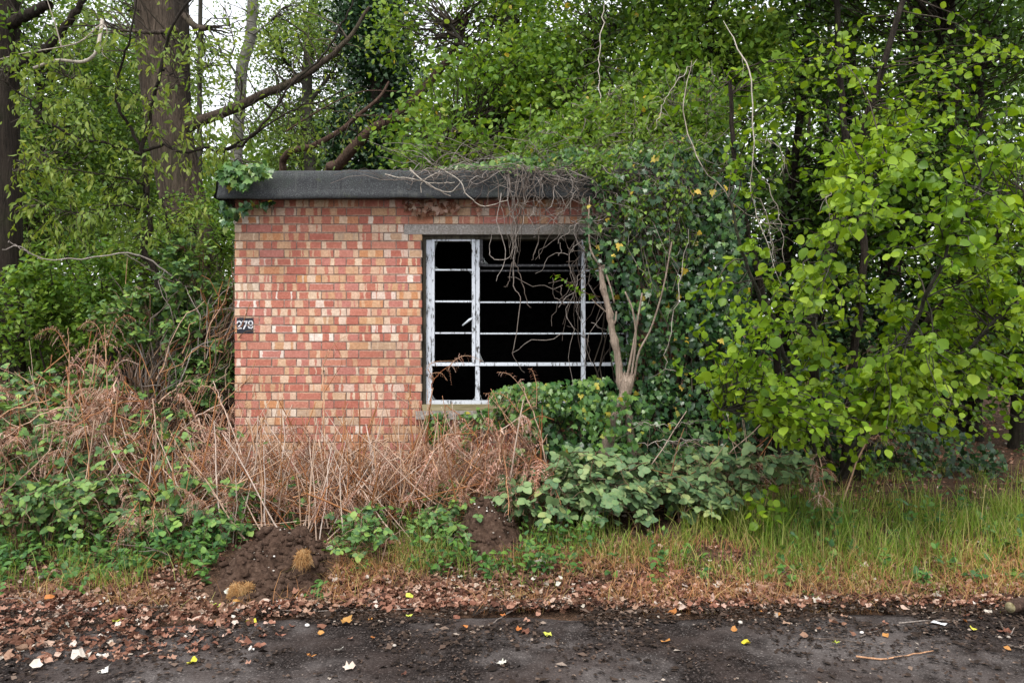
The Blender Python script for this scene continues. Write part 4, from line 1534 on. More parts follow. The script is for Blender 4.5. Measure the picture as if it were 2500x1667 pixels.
# low bright spray of hazel by the grass
o = thing('hazel_shoot', 'small bright green hazel shoot standing in the long grass', 'shrub', to_ground(W(1860, 1330, 6.0)))
base = np.array(o.location)
T = np.array([W(*q) for q in ((1830, 1200, 5.7), (1880, 1190, 5.6), (1900, 1220, 5.6), (1860, 1250, 5.5), (1840, 1260, 5.6), (1890, 1270, 5.6))])
P = wander(np.repeat(base[None], 6, 0), T, 7, .04, r, .05)
b = MB()
b.tubes(P, np.repeat(taper(7, .004, .002)[None], 6, 0), 5)
tag(b.build('stems', M['cane'], o), kind='stuff')
ps = leaves_on(P, 7, .5, (.045, .075), r, .5, .9, .7, .02)
singles(ps, L_HAZEL, 60, M['hazel'], 'leaf', o, 'leaves', r, -ps[0][:, 1])

# ------------------------------------------------------------------ ivy
def ivy_leaves(n, sampler, r, size=(.035, .07), face=(0, -1, .35), spread=.45):
    p = sampler(n, r)
    d = unit(np.array([0, -.25, -.8]) + r.normal(0, .55, p.shape))
    nrm = unit(np.asarray(face) + r.normal(0, spread, p.shape))
    return p, d, nrm, r.uniform(size[0], size[1], len(p))


def px_region(poly, y0, y1, gap=.4, sc=2.2, bulge=0):
    def f(n, r):
        o = np.empty((0, 3))
        lo = np.min(poly, 0)
        hi = np.max(poly, 0)
        while len(o) < n:
            a = r.uniform(lo[0], hi[0], n * 3)
            c = r.uniform(lo[1], hi[1], n * 3)
            y = y0 + (y1 - y0) * r.random(n * 3) ** 1.0
            q = np.stack([(a - 1250) / F * y, y, EYE - (c - 850) / F * y], -1)
            v = fbm(q * sc + 3, 3)
            q[:, 1] -= bulge * (v - .5)
            m = in_poly(a, c, poly) & (v > gap)
            m &= ~((q[:, 1] > HY0 - .03) & (q[:, 0] < HX1 + .02) & (q[:, 0] > HX0 - .02) & (q[:, 1] < HY1) & (q[:, 2] < TOPZ + .2))
            o = np.vstack([o, q[m]])
        return o[:n]
    return f


r = rng(230)
# clump over the left roof corner, each leaf by itself
o = thing('corner_ivy', 'glossy ivy clump spilling over the left corner of the roof', 'ivy', W(590, 420, 6.7))
sm = px_region([(530, 410), (560, 392), (650, 398), (662, 412), (655, 432), (615, 440), (600, 462), (565, 455), (535, 440)], 6.52, 6.66, .3, 4)
ps = ivy_leaves(150, sm, r, (.045, .085), (0, -1, .6), .35)
singles(ps, [L_IVY], 150, M['ivy_bright'], 'leaf', o, 'leaves', r, ps[3])
b = MB()
T = ps[0][:60]
b.tubes(wander(np.array([W(560, 405, 6.85)] * 60), T + (0, .03, 0), 5, .08, r), np.repeat(taper(5, .005, .002)[None], 60, 0), 4)
tag(b.build('stems', M['darktwig'], o), kind='stuff')
o = thing('eaves_ivy', 'dark ivy strand hanging below the left end of the roof edge', 'ivy', W(580, 500, 6.8))
sm = px_region([(540, 490), (600, 488), (675, 490), (670, 505), (620, 512), (590, 525), (560, 550), (545, 560), (530, 520)], 6.66, 6.88, .3, 4)
ps = ivy_leaves(80, sm, r, (.04, .075))
singles(ps, [L_IVY], 80, M['ivy'], 'leaf', o, 'leaves', r, ps[3])
b = MB()
b.tubes(wander(np.array([W(560, 480, 6.85)] * 12), ps[0][:12] + (0, .01, 0), 5, .08, r), np.repeat(taper(5, .004, .002)[None], 12, 0), 4)
tag(b.build('stems', M['darktwig'], o), kind='stuff')

# ivy wall over the right end of the hut
o = thing('ivy_wall', 'dark ivy wall smothering the right end of the hut', 'ivy', to_ground(W(1640, 1150, 6.6)))
poly_iv = [(1425, 600), (1420, 500), (1440, 440), (1500, 400), (1590, 380), (1650, 330), (1720, 360), (1800, 330), (1830, 700), (1850, 1000), (1820, 1150), (1600, 1160), (1400, 1130), (1300, 1100), (1310, 1000), (1360, 960), (1450, 930), (1500, 920), (1490, 780), (1480, 700), (1440, 660)]
p1 = ivy_leaves(6600, px_region(poly_iv, 6.45, 7.1, .36, 2.2, .5), r, (.035, .07))
p2 = ivy_leaves(1500, px_region([(1180, 960), (1260, 935), (1400, 930), (1480, 915), (1500, 1120), (1380, 1150), (1280, 1060), (1230, 1010)], 6.5, 6.88, .36, 2.6, .3), r, (.035, .065), (0, -1, .7))
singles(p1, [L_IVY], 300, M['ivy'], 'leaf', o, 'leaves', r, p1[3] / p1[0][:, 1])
ob = thing('ivy_bush', 'rounded ivy bush coloured as if sunlit under the right half of the window', 'ivy', to_ground(W(1350, 1120, 6.7)))
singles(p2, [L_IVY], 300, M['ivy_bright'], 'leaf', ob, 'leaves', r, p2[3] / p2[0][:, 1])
bb = MB()
bb.tubes(wander(np.array([to_ground(W(1350 + 4 * q_, 1130, 6.75)) for q_ in range(40)]), p2[0][:40], 7, .05, r), np.repeat(taper(7, .006, .002)[None], 40, 0), 4)
tag(bb.build('stems', M['darktwig'], ob), kind='stuff')
b = MB()
N = 130
P0 = np.array([to_ground([x_, y_, 0]) for x_, y_ in zip(r.uniform(.5, 2.2, N), r.uniform(6.75, 6.9, N))])
P1 = px_region(poly_iv, 6.75, 6.9, .3)(N, r)
b.tubes(wander(P0, P1, 9, .03, r), np.repeat(taper(9, .009, .003)[None], N, 0), 4)
tag(b.build('stems', M['darktwig'], o), kind='stuff')

o = thing('roof_ivy', 'ivy and leafy growth lying along the right half of the roof', 'ivy', W(1350, 410, 7.2))
p1 = ivy_leaves(1900, px_region([(1060, 408), (1110, 398), (1180, 400), (1250, 375), (1330, 385), (1400, 355), (1480, 370), (1560, 340), (1650, 400), (1590, 450), (1500, 450), (1400, 428), (1330, 418), (1260, 430), (1200, 412)], 6.6, 7.7, .40, 3.5), r, (.03, .06), (0, -.8, .8))
put = MB()
put_leaves(put, [L_IVY], p1, r)
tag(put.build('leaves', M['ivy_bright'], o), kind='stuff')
put = MB()
N = 90
P0 = np.array([W(*q) for q in zip(r.uniform(1000, 1560, N), r.uniform(392, 412, N), r.uniform(6.8, 7.6, N))])
P1 = P0 + np.stack([r.uniform(-.5, .5, N), r.uniform(-.5, .1, N), r.uniform(-.02, .2, N)], -1)
put.tubes(wander(P0, P1, 6, .05, r, .08), np.repeat(taper(6, .004, .002)[None], N, 0), 4)
tag(put.build('stems', M['deadtwig'], o), kind='stuff')

o = thing('sill_ivy', 'young ivy trailing down the brick below the window sill', 'ivy', W(1150, 1010, 6.9))
sm1 = px_region([(1040, 1010), (1100, 1000), (1100, 1060), (1060, 1090), (1035, 1060)], 6.84, 6.905, .36, 5)
sm2 = px_region([(1120, 1010), (1180, 990), (1250, 1005), (1230, 1050), (1180, 1040), (1150, 1080), (1130, 1150), (1105, 1140), (1125, 1070)], 6.84, 6.905, .36, 5)
p1 = ivy_leaves(120, sm1, r, (.03, .055))
p2 = ivy_leaves(180, sm2, r, (.03, .055))
ps = tuple(np.concatenate([a_, b_]) for a_, b_ in zip(p1, p2))
singles(ps, [L_IVY], 300, M['ivy_bright'], 'leaf', o, 'leaves', r, ps[3])
b = MB()
b.tubes(wander(np.array([W(1180, 1160, 6.9)] * 20), ps[0][::15] + (0, .01, 0), 6, .05, r), np.repeat(taper(6, .004, .002)[None], 20, 0), 4)
tag(b.build('stems', M['darktwig'], o), kind='stuff')
# withered ivy under the eaves
o = thing('withered_ivy', 'crisp brown withered ivy hanging under the roof edge above the lintel', 'ivy', W(1060, 490, 6.92))
ps = ivy_leaves(110, px_region([(985, 488), (1100, 488), (1180, 492), (1170, 520), (1080, 520), (1030, 528), (990, 515)], 6.86, 6.91, .38, 5), r, (.035, .06))
singles(ps, [L_IVY], 110, M['orange_leaf'] if False else M['bracken'], 'leaf', o, 'leaves', r, ps[3])

# ------------------------------------------------------------------ dead vines on the roof edge and window
r = rng(260)
o = thing('vine_tangle', 'grey tangle of leafless vines draped over the right roof edge', 'vine', W(1350, 430, 6.65))
N = 200
P0 = np.array([W(*q) for q in zip(1020 + 600 * r.random(N) ** .75 + r.normal(0, 30, N), r.uniform(405, 425, N), r.uniform(6.60, 6.72, N))])
P1 = P0 + np.stack([r.normal(0, .34, N), r.uniform(-.12, .02, N), -r.gamma(1.8, .085, N) * np.clip((P0[:, 0] + 1.1) / 1.2, .35, 1.3)], -1)
P = wander(P0, P1, 8, .09, r, .02)
b = MB()
b.tubes(P, np.repeat(taper(8, .0034, .0016)[None], N, 0), 4)
tag(b.build('strands', M['deadtwig'], o), kind='stuff')
b = MB()
for lp in (([(940, 427, 6.62), (1005, 437, 6.6), (1060, 448, 6.6), (1110, 445, 6.6)]), ([(1000, 410, 6.64), (1030, 440, 6.6), (1060, 460, 6.6), (1100, 480, 6.6)]), ([(1090, 410, 6.64), (1060, 425, 6.6), (1030, 445, 6.6), (1028, 470, 6.6)]),
           ([(1075, 412, 6.62), (1120, 440, 6.58), (1140, 475, 6.58), (1180, 503, 6.6), (1240, 490, 6.6)]), ([(1000, 415, 6.6), (1040, 445, 6.58), (1095, 470, 6.6), (1130, 440, 6.6)])):
    c = pxline(lp, 18) + r.normal(0, .003, (18, 3))
    b.tubes(c, taper(18, .0052, .003), 5)
tag(b.build('loose_strands', M['paletwig'], o), kind='stuff')
o = thing('hanging_vine', 'bundle of thin dead vines hanging in front of the window', 'vine', W(1258, 420, 6.62))
N = 15
P0 = np.array([W(*q) for q in zip(1262 + r.normal(0, 22, N), r.uniform(405, 440, N), r.uniform(6.55, 6.66, N))])
P1 = np.array([W(*q) for q in zip(1255 + r.normal(0, 10, N), r.uniform(560, 690, N), r.uniform(6.6, 6.72, N))])
b = MB()
b.tubes(wander(P0, P1, 14, .022, r), np.repeat(taper(14, .0040, .002)[None], N, 0), 4)
tag(b.build('strands', M['deadtwig'], o), kind='stuff')
b = MB()
for lp in ([(1254, 660, 6.65), (1256, 700, 6.65), (1270, 730, 6.66), (1262, 800, 6.66), (1252, 860, 6.68), (1262, 885, 6.7), (1280, 910, 6.75)], [(1258, 640, 6.65), (1275, 690, 6.64), (1290, 745, 6.64), (1296, 750, 6.64)], [(1256, 600, 6.65), (1240, 632, 6.65), (1205, 632, 6.64), (1195, 612, 6.64), (1200, 570, 6.62)],
           [(1250, 640, 6.65), (1240, 695, 6.65), (1232, 700, 6.65)], [(1225, 470, 6.6), (1215, 545, 6.62), (1235, 620, 6.64), (1212, 685, 6.66)], [(1320, 430, 6.6), (1318, 540, 6.6), (1312, 600, 6.62), (1298, 636, 6.62)]):
    c = pxline(lp, 20) + r.normal(0, .004, (20, 3))
    b.tubes(c, taper(20, .0045, .0025), 5)
tag(b.build('long_strands', M['deadtwig'], o), kind='stuff')
o = thing('post_vine', 'thin vines twined round the right window post', 'vine', W(1440, 560, 6.75))
N = 26
P0 = np.array([W(*q) for q in zip(1440 + r.normal(0, 36, N), r.uniform(480, 700, N), r.uniform(6.62, 6.8, N))])
P1 = P0 + np.stack([r.normal(0, .14, N), r.normal(0, .05, N), -r.uniform(.15, .95, N)], -1)
b = MB()
b.tubes(wander(P0, P1, 10, .05, r), np.repeat(taper(10, .0032, .0018)[None], N, 0), 4)
tag(b.build('strands', M['deadtwig'], o), kind='stuff')
b = MB()
N = 15
P0 = np.array([W(*q) for q in zip(r.uniform(1360, 1460, N), r.uniform(600, 860, N), r.uniform(6.62, 6.8, N))])
P1 = P0 + np.stack([r.normal(-.06, .22, N), r.normal(0, .05, N), r.normal(0, .14, N)], -1)
b.tubes(wander(P0, P1, 8, .07, r), np.repeat(taper(8, .0035, .002)[None], N, 0), 4)
tag(b.build('side_twigs', M['deadtwig'], o), kind='stuff')
o = thing('leafy_twig', 'fresh green leafy twig reaching across the right side of the window', 'twig', W(1440, 720, 6.6))
c = pxline([(1465, 725, 6.6), (1430, 715, 6.58), (1390, 690, 6.56), (1350, 668, 6.55)], 12)
b = MB()
b.tubes(c, taper(12, .004, .002), 5)
b.build('stem', M['cane'], o)
ps = leaves_on(c[None], 26, .1, (.035, .06), r, .5, .9, .5, .012)
singles(ps, L_OVATE, 26, M['hazel'], 'leaf', o, 'leaves', r, ps[3])

# ------------------------------------------------------------------ cut stems beside the window
o = thing('pruned_elder', 'pale knobbly cut elder stem standing at the right of the window', 'stump', to_ground(W(1560, 1150, 6.45)))
c = pxline([(1555, 1200, 6.4), (1532, 1000, 6.42), (1517, 940, 6.45), (1508, 870, 6.45), (1495, 810, 6.45), (1488, 760, 6.45), (1472, 700, 6.45), (1468, 650, 6.45)], 40)
rr = taper(40, .036, .021) * (1 + .35 * np.exp(-((np.arange(40)[:, None] - np.array([12, 20, 27, 33, 39])[None]) / .9) ** 2).sum(1))
b = MB()
b.tubes(c + r.normal(0, .002, c.shape), rr, 9, True)
b.build('stem', M['cutwood'], o, True)
b = MB()
for lp, l0, l1 in (([(1468, 652, 6.45), (1450, 628, 6.4), (1440, 600, 6.4), (1437, 540, 6.42), (1440, 480, 6.45)], .010, .006), ([(1474, 655, 6.45), (1490, 700, 6.4), (1500, 740, 6.4)], .008, .006), ([(1484, 765, 6.45), (1460, 745, 6.4), (1445, 730, 6.38)], .006, .003),
                   ([(1490, 800, 6.45), (1502, 785, 6.42), (1505, 760, 6.42)], .009, .007), ([(1464, 652, 6.45), (1476, 648, 6.4)], .009, .006)):
    b.tubes(pxline(lp, 12), taper(12, l0, l1), 6, True)
b.build('side_shoots', M['cutwood'], o, True)
o = thing('cut_stump', 'splintered pale stump with three straight shoots beside the cut stem', 'stump', to_ground(W(1520, 1170, 6.4)))
c = pxline([(1470, 1180, 6.4), (1480, 1100, 6.4), (1500, 1040, 6.4), (1520, 985, 6.4), (1535, 925, 6.4)], 22)
b = MB()
b.tubes(c, taper(22, .060, .050) * (1 + .12 * np.sin(np.arange(22) * 1.7)), 9, True)
V = b.v[0].reshape(22, 9, 3)
V[-1] += (r.uniform(-.02, .07, 9)[:, None] * np.array([.15, 0, 1]))
V += r.normal(0, .003, V.shape)
b.v[0] = V.reshape(-1, 3)
b.build('stem', M['cutwood'], o)
for lp, l0, l1 in (([(1528, 935, 6.4), (1545, 850, 6.38), (1555, 790, 6.38), (1568, 715, 6.38)], .012, .008), ([(1540, 930, 6.4), (1552, 830, 6.36), (1545, 760, 6.36), (1526, 712, 6.36)], .010, .007), ([(1548, 930, 6.4), (1560, 860, 6.35), (1590, 800, 6.33), (1620, 700, 6.33), (1640, 590, 6.33)], .010, .006)):
    b = MB()
    b.tubes(pxline(lp, 16), taper(16, l0, l1), 6, True)
    b.build('shoot', M['cutwood'], o, True)

# ------------------------------------------------------------------ pale bare twigs arching through the right thicket
for lp, l0, l1, lab in (
        ([(1770, 55, 6.2), (1800, 120, 6.1), (1825, 170, 6.0), (1838, 260, 6.0), (1838, 390, 6.0), (1835, 470, 6.0), (1860, 560, 5.9), (1905, 700, 5.9)], .012, .005, 'pale grey bare branch hanging straight down among the hazel'),
        ([(1690, 150, 6.2), (1672, 220, 6.1), (1675, 300, 6.1), (1700, 380, 6.0), (1750, 450, 6.0), (1800, 505, 6.0), (1870, 545, 5.9), (1930, 545, 5.9)], .009, .005, 'long yellowish twig curving down over the ivy'),
        ([(1705, 145, 6.3), (1650, 200, 6.2), (1615, 270, 6.2), (1598, 320, 6.2)], .006, .004, 'pale twig bowed in front of the upper ivy'),
        ([(1840, 395, 6.0), (1880, 470, 6.0), (1905, 540, 6.0), (1912, 620, 6.0), (1905, 680, 6.0)], .008, .003, 'reddish bare twig forking from the hanging branch'),
        ([(1830, 470, 6.0), (1865, 500, 6.0), (1878, 560, 6.0), (1890, 640, 6.0), (1875, 700, 6.0)], .007, .003, 'kinked bare twig beside the reddish one'),
        ([(1850, 345, 6.0), (1890, 350, 6.0), (1915, 390, 6.0), (1905, 430, 6.0)], .006, .003, 'short hooked twig on the hanging branch'),
        ([(2060, 390, 5.6), (2030, 460, 5.6), (2020, 500, 5.6), (2050, 560, 5.6), (2090, 580, 5.6)], .007, .004, 'crooked pale twig in the middle of the hazel leaves'),
        ([(1682, 560, 6.3), (1660, 700, 6.25), (1640, 800, 6.25), (1625, 890, 6.25), (1655, 905, 6.25)], .006, .004, 'straight grey twig hanging in front of the dark ivy'),
        ([(1480, 0, 7.5), (1465, 100, 7.4), (1462, 200, 7.3), (1470, 270, 7.2)], .010, .006, 'pale upright twig against the bright maple leaves'),
        ([(1540, 1035, 6.2), (1600, 1034, 6.1), (1690, 1036, 6.0)], .005, .004, 'straight pale twig jutting right from the ivied stump'),
        ([(1560, 1085, 6.1), (1640, 1075, 6.0), (1715, 1072, 5.9)], .006, .004, 'second pale twig jutting right just above the brambles'),
        ([(1710, 1160, 6.7), (1760, 1090, 6.6), (1830, 1000, 6.5)], .030, .022, 'smooth leaning grey stem low behind the brambles')):
    n_ = 22
    c = pxline(lp, n_) + rng(len(lab)).normal(0, .009, (n_, 3))
    b = MB()
    fat = .55 if l0 < .02 else 1
    b.tubes(c, taper(n_, l0 * fat, l1 * fat) * np.clip(.3 + np.arange(n_) / 6, 0, 1), 6, True)
    o = thing('bare_twig', lab, 'twig', c[0])
    b.build('stem', M['paletwig'] if l0 < .02 else M['bark_grey'], o, True)
    rr_ = rng(len(lab) + 7)
    if l0 < .02:
        i = rr_.integers(3, n_ - 2, 14)
        q1 = c[i] + np.stack([rr_.normal(0, .13, 14), rr_.normal(0, .07, 14), rr_.uniform(-.18, .04, 14)], -1)
        b = MB()
        b.tubes(wander(c[i], q1, 5, .06, rr_), np.repeat(taper(5, .0024, .0012)[None], 14, 0), 4)
        tag(b.build('side_twigs', M['deadtwig'], o), kind='stuff')

# ivy climbing the cut stump, and dark ivy on the ground under the hazel
r = rng(290)
o = thing('stump_ivy', 'bright ivy sleeve wrapped round the foot of the cut stump', 'ivy', W(1500, 1090, 6.33))
ps = ivy_leaves(260, px_region([(1400, 985), (1470, 955), (1560, 960), (1600, 1010), (1560, 1080), (1530, 1120), (1480, 1110), (1440, 1080), (1420, 1030)], 6.18, 6.36, .3, 4), r, (.035, .065))
singles(ps, [L_IVY], 260, M['ivy_bright'], 'leaf', o, 'leaves', r, ps[3])
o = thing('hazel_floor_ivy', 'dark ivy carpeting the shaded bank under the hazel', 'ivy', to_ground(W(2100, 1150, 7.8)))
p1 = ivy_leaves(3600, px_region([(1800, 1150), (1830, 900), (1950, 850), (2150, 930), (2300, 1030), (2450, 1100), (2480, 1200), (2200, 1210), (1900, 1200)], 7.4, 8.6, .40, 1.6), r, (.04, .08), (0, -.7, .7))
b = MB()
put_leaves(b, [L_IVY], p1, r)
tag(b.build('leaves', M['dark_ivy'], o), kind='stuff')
b = MB()
P0 = np.array([to_ground([x_, y_, 0]) for x_, y_ in zip(r.uniform(2.3, 4.5, 60), r.uniform(7.6, 8.6, 60))])
b.tubes(wander(P0, p1[0][:60], 6, .06, r), np.repeat(taper(6, .006, .002)[None], 60, 0), 4)
tag(b.build('stems', M['darktwig'], o), kind='stuff')

# light small-leaved climber hanging over the right roof corner, with its tangle of stems
r = rng(295)
o = thing('climbing_shrub', 'light green small-leaved climber hanging over the right roof corner', 'climber', W(1580, 420, 6.5))
C = np.vstack([px_region([(1380, 395), (1480, 360), (1600, 300), (1720, 330), (1740, 480), (1700, 620), (1640, 720), (1570, 760), (1560, 640), (1500, 560), (1540, 470), (1450, 440)], 6.25, 6.6, .47, 2.6)(230, r), px_region([(1180, 400), (1300, 330), (1450, 240), (1560, 160), (1760, 140), (1820, 330), (1720, 430), (1600, 440), (1500, 400), (1350, 415)], 6.6, 7.5, .42, 2.2)(330, r)])
root = np.array([W(*q) for q in zip(r.uniform(1250, 1760, 80), r.uniform(230, 450, 80), r.uniform(6.5, 7.4, 80))])
P = wander(nearest(root, C), C, 7, .08, r, -.05)
b = MB()
b.tubes(P, np.repeat(taper(7, .0034, .0015)[None], len(P), 0), 4)
tag(b.build('stems', M['deadtwig'], o), kind='stuff')
ps = leaves_on(P, 9, .3, (.028, .055), r, .45, .9, .5, .025)
b = MB()
put_leaves(b, L_OVATE, ps, r)
tag(b.build('leaves', M['maple'], o), kind='stuff')
o = thing('bare_climber', 'wiry mass of bare stems between the window top and the ivy wall', 'vine', W(1480, 500, 6.5))
N = 120
P0 = np.array([W(*q) for q in zip(r.uniform(1300, 1640, N), r.uniform(400, 560, N), r.uniform(6.40, 6.58, N))])
a_ = r.uniform(0, 6.28, N)
L_ = r.uniform(.15, .6, N)
P1 = P0 + np.stack([np.cos(a_) * L_ * .8, r.normal(0, .05, N), np.sin(a_) * L_ * .6 - .06], -1)
b = MB()
b.tubes(wander(P0, P1, 9, .07, r), np.repeat(taper(9, .0034, .0016)[None], N, 0), 4)
tag(b.build('stems', M['deadtwig'], o), kind='stuff')


# ------------------------------------------------------------------ dead bracken
def frond_into(b, pts, side, L, r, fine=8):
    """one withered frond on a rachis: drooping feathered side leaflets"""
    k = len(pts)
    tg = unit(np.gradient(pts, axis=0))
    n = 15
    for i, u in enumerate(np.linspace(.06, .99, n)):
        f = u * (k - 1)
        a = int(min(f, k - 2))
        p = pts[a] + (pts[a + 1] - pts[a]) * (f - a)
        t = tg[a]
        ln = L * (.46 * (1 - u) ** .8 + .035) * r.uniform(.75, 1.15)
        for s in (-1, 1):
            if r.random() < .12:
                continue
            d = unit(side * s * r.uniform(.7, 1.1) + t * r.uniform(.25, .6) + (0, 0, r.uniform(-.5, .1)))
            w = np.linspace(0, 1, fine)
            curl = r.uniform(.5, 1.5)
            c = p + d * ln * (w - .25 * curl * w ** 2)[:, None] + np.array([0, 0, -1.0]) * (ln * .55 * curl * w ** 2)[:, None]
            c += r.normal(0, ln * .015, c.shape)
            dd = unit(np.gradient(c, axis=0))
            lat = unit(np.cross(dd, r.normal(0, .4, 3) + (0, 0, 1)))
            pl = ln * .15 * (1 - w * .75)
            hw = ln * .020
            for s2 in (-1, 1):
                tip = c + lat * s2 * pl[:, None] + dd * (pl * .45)[:, None] + np.array([0, 0, -1]) * (pl * r.uniform(.1, .7))[:, None]
                V = np.stack([c - dd * hw, c + dd * hw, tip], 1).reshape(-1, 3)
                b.add(V, [np.arange(fine * 3).reshape(-1, 3)])
            b.add(np.concatenate([c - lat * .0012, c + lat * .0012]), [[(q, q + 1, fine + q + 1, fine + q) for q in range(fine - 1)]])


def bracken_proto(seed, tall, lean, nst, collapsed=False):
    r = rng(seed)
    t = thing('dead_bracken', 'x', 'fern')
    for k in range(nst):
        az = r.uniform(0, 2 * np.pi)
        h = tall * r.uniform(.6, 1.15)
        dr = np.array([math.cos(az), math.sin(az) * .6, 0])
        p0 = dr * .04
        p1 = p0 + unit(dr * lean * r.uniform(.2, 1.6) + (0, 0, 1)) * h * r.uniform(.5, .8)
        # the withered stem has snapped or nodded at a knee
        bend = unit(dr * r.uniform(.2, 1.0) + r.normal(0, .55, 3) * (1, .7, 0) + (0, 0, r.uniform(-.9, .9) if not collapsed else -.9))
        p2 = p1 + bend * h * r.uniform(.22, .5)
        a = np.linspace(0, 1, 9)[:, None]
        c = np.concatenate([p0 + (p1 - p0) * a, (p1 + (p2 - p1) * a)[1:]])
        c[1:] += r.normal(0, .006, (len(c) - 1, 3))
        c[9:, 2] -= (np.linspace(0, 1, 8) ** 2) * h * .10
        b = MB()
        b.tubes(c, taper(17, .0068, .0026) * r.uniform(.7, 1.25), 5)
        b.build('stem', M['bracken_stem'], t, True)
        side = unit(np.cross(bend, (0, 0, 1.0)) + r.normal(0, .3, 3))
        if r.random() < .62:
            b = MB()
            frond_into(b, c[9:], side, h * .62, r)
            b.build('frond', M['bracken'], t)
        for _ in range(2):
            if r.random() < .55:
                i = r.integers(6, 11)
                q = c[i] + unit(side * r.choice([-1, 1]) + bend * .4 + (0, 0, r.uniform(-.2, .7))) * h * r.uniform(.15, .32)
                c2 = smooth_line([c[i], (c[i] + q) / 2 + r.normal(0, .012, 3), q, q + (q - c[i]) * .4 + (0, 0, -h * .08)], 10)
                b = MB()
                b.tubes(c2, taper(10, .0036, .0014), 4)
                b.build('side_stem', M['bracken_stem'], t, True)
                if r.random() < .7:
                    b = MB()
                    frond_into(b, c2[3:], unit(np.cross(c2[-1] - c2[0], (0, 0, 1.0))), h * .42, r, 7)
                    b.build('frond', M['bracken'], t)
    return t


protos = [bracken_proto(300 + k, .85, .55, 3 + k % 2, k % 4 == 3) for k in range(9)]
used = [False] * len(protos)


def put_bracken(x, y, label, group, r, sc=1.0, k=None):
    k = int(r.integers(len(protos))) if k is None else k
    o = protos[k] if not used[k] else copy_tree(protos[k])
    used[k] = True
    s = sc * r.uniform(.8, 1.2)
    o.location = (x, y, float(ground_z(x, y)) - .01)
    o.rotation_euler = (r.normal(0, .08), r.normal(0, .08), r.uniform(0, 6.28))
    o.scale = (s, s, s)
    tag(o, label, 'fern', group)
    if group is None and 'group' in o:
        del o['group']
    return o


r = rng(330)
for k in range(19):
    put_bracken(r.uniform(-2.5, -.75), r.uniform(5.95, 6.6), 'dead bracken leaning before the brick wall foot', 'dead bracken before the brick wall', r, 1.0)
for k in range(9):
    put_bracken(r.uniform(-.85, -.35), r.uniform(6.05, 6.6), 'orange-stemmed dead bracken plant below the left end of the window sill', 'dead bracken below the window', r, .9)
for k in range(10):
    put_bracken(r.uniform(-.28, .12), r.uniform(6.15, 6.62), 'feathery dead bracken plant drooping below the middle of the window', 'drooping bracken below the window middle', r, 1.12)
for k in range(20):
    put_bracken(r.uniform(-4.6, -2.55), r.uniform(5.9, 7.0), 'dead bracken on the bank left of the hut', 'dead bracken on the left bank', r, 1.3)
for k in range(7):
    put_bracken(r.uniform(-3.9, -2.3), r.uniform(5.6, 6.2), 'dead bracken plant among the low brambles at left', 'dead bracken among the left brambles', r, .75)
for k in range(6):
    put_bracken(r.uniform(.7, 2.3), r.uniform(6.3, 6.8), 'dead bracken plant sticking out of the right brambles', 'dead bracken in the right brambles', r, .85)
# a place in the row for each plant of a group
ORD = ['first', 'second', 'third', 'fourth', 'fifth', 'sixth', 'seventh', 'eighth', 'ninth', 'tenth', 'eleventh', 'twelfth', 'thirteenth', 'fourteenth', 'fifteenth', 'sixteenth', 'seventeenth', 'eighteenth', 'nineteenth', 'twentieth', 'twenty-first', 'twenty-second', 'twenty-third', 'twenty-fourth', 'twenty-fifth', 'twenty-sixth', 'twenty-seventh', 'twenty-eighth', 'twenty-ninth', 'thirtieth']


def rank_labels():
    gr = {}
    for o in COL.objects:
        if o.parent is None and o.get('category') in ('fern', 'bramble', 'leaf') and o.get('group'):
            gr.setdefault(o['label'], []).append(o)
    for os_ in gr.values():
        os_.sort(key=lambda o: o.location.x / o.location.y)
        for k, o in enumerate(os_):
            o['label'] = o['label'] + ', ' + (ORD[k] if k < len(ORD) else 'thirty-' + ORD[(k - 30) % 9]) + ' from left'


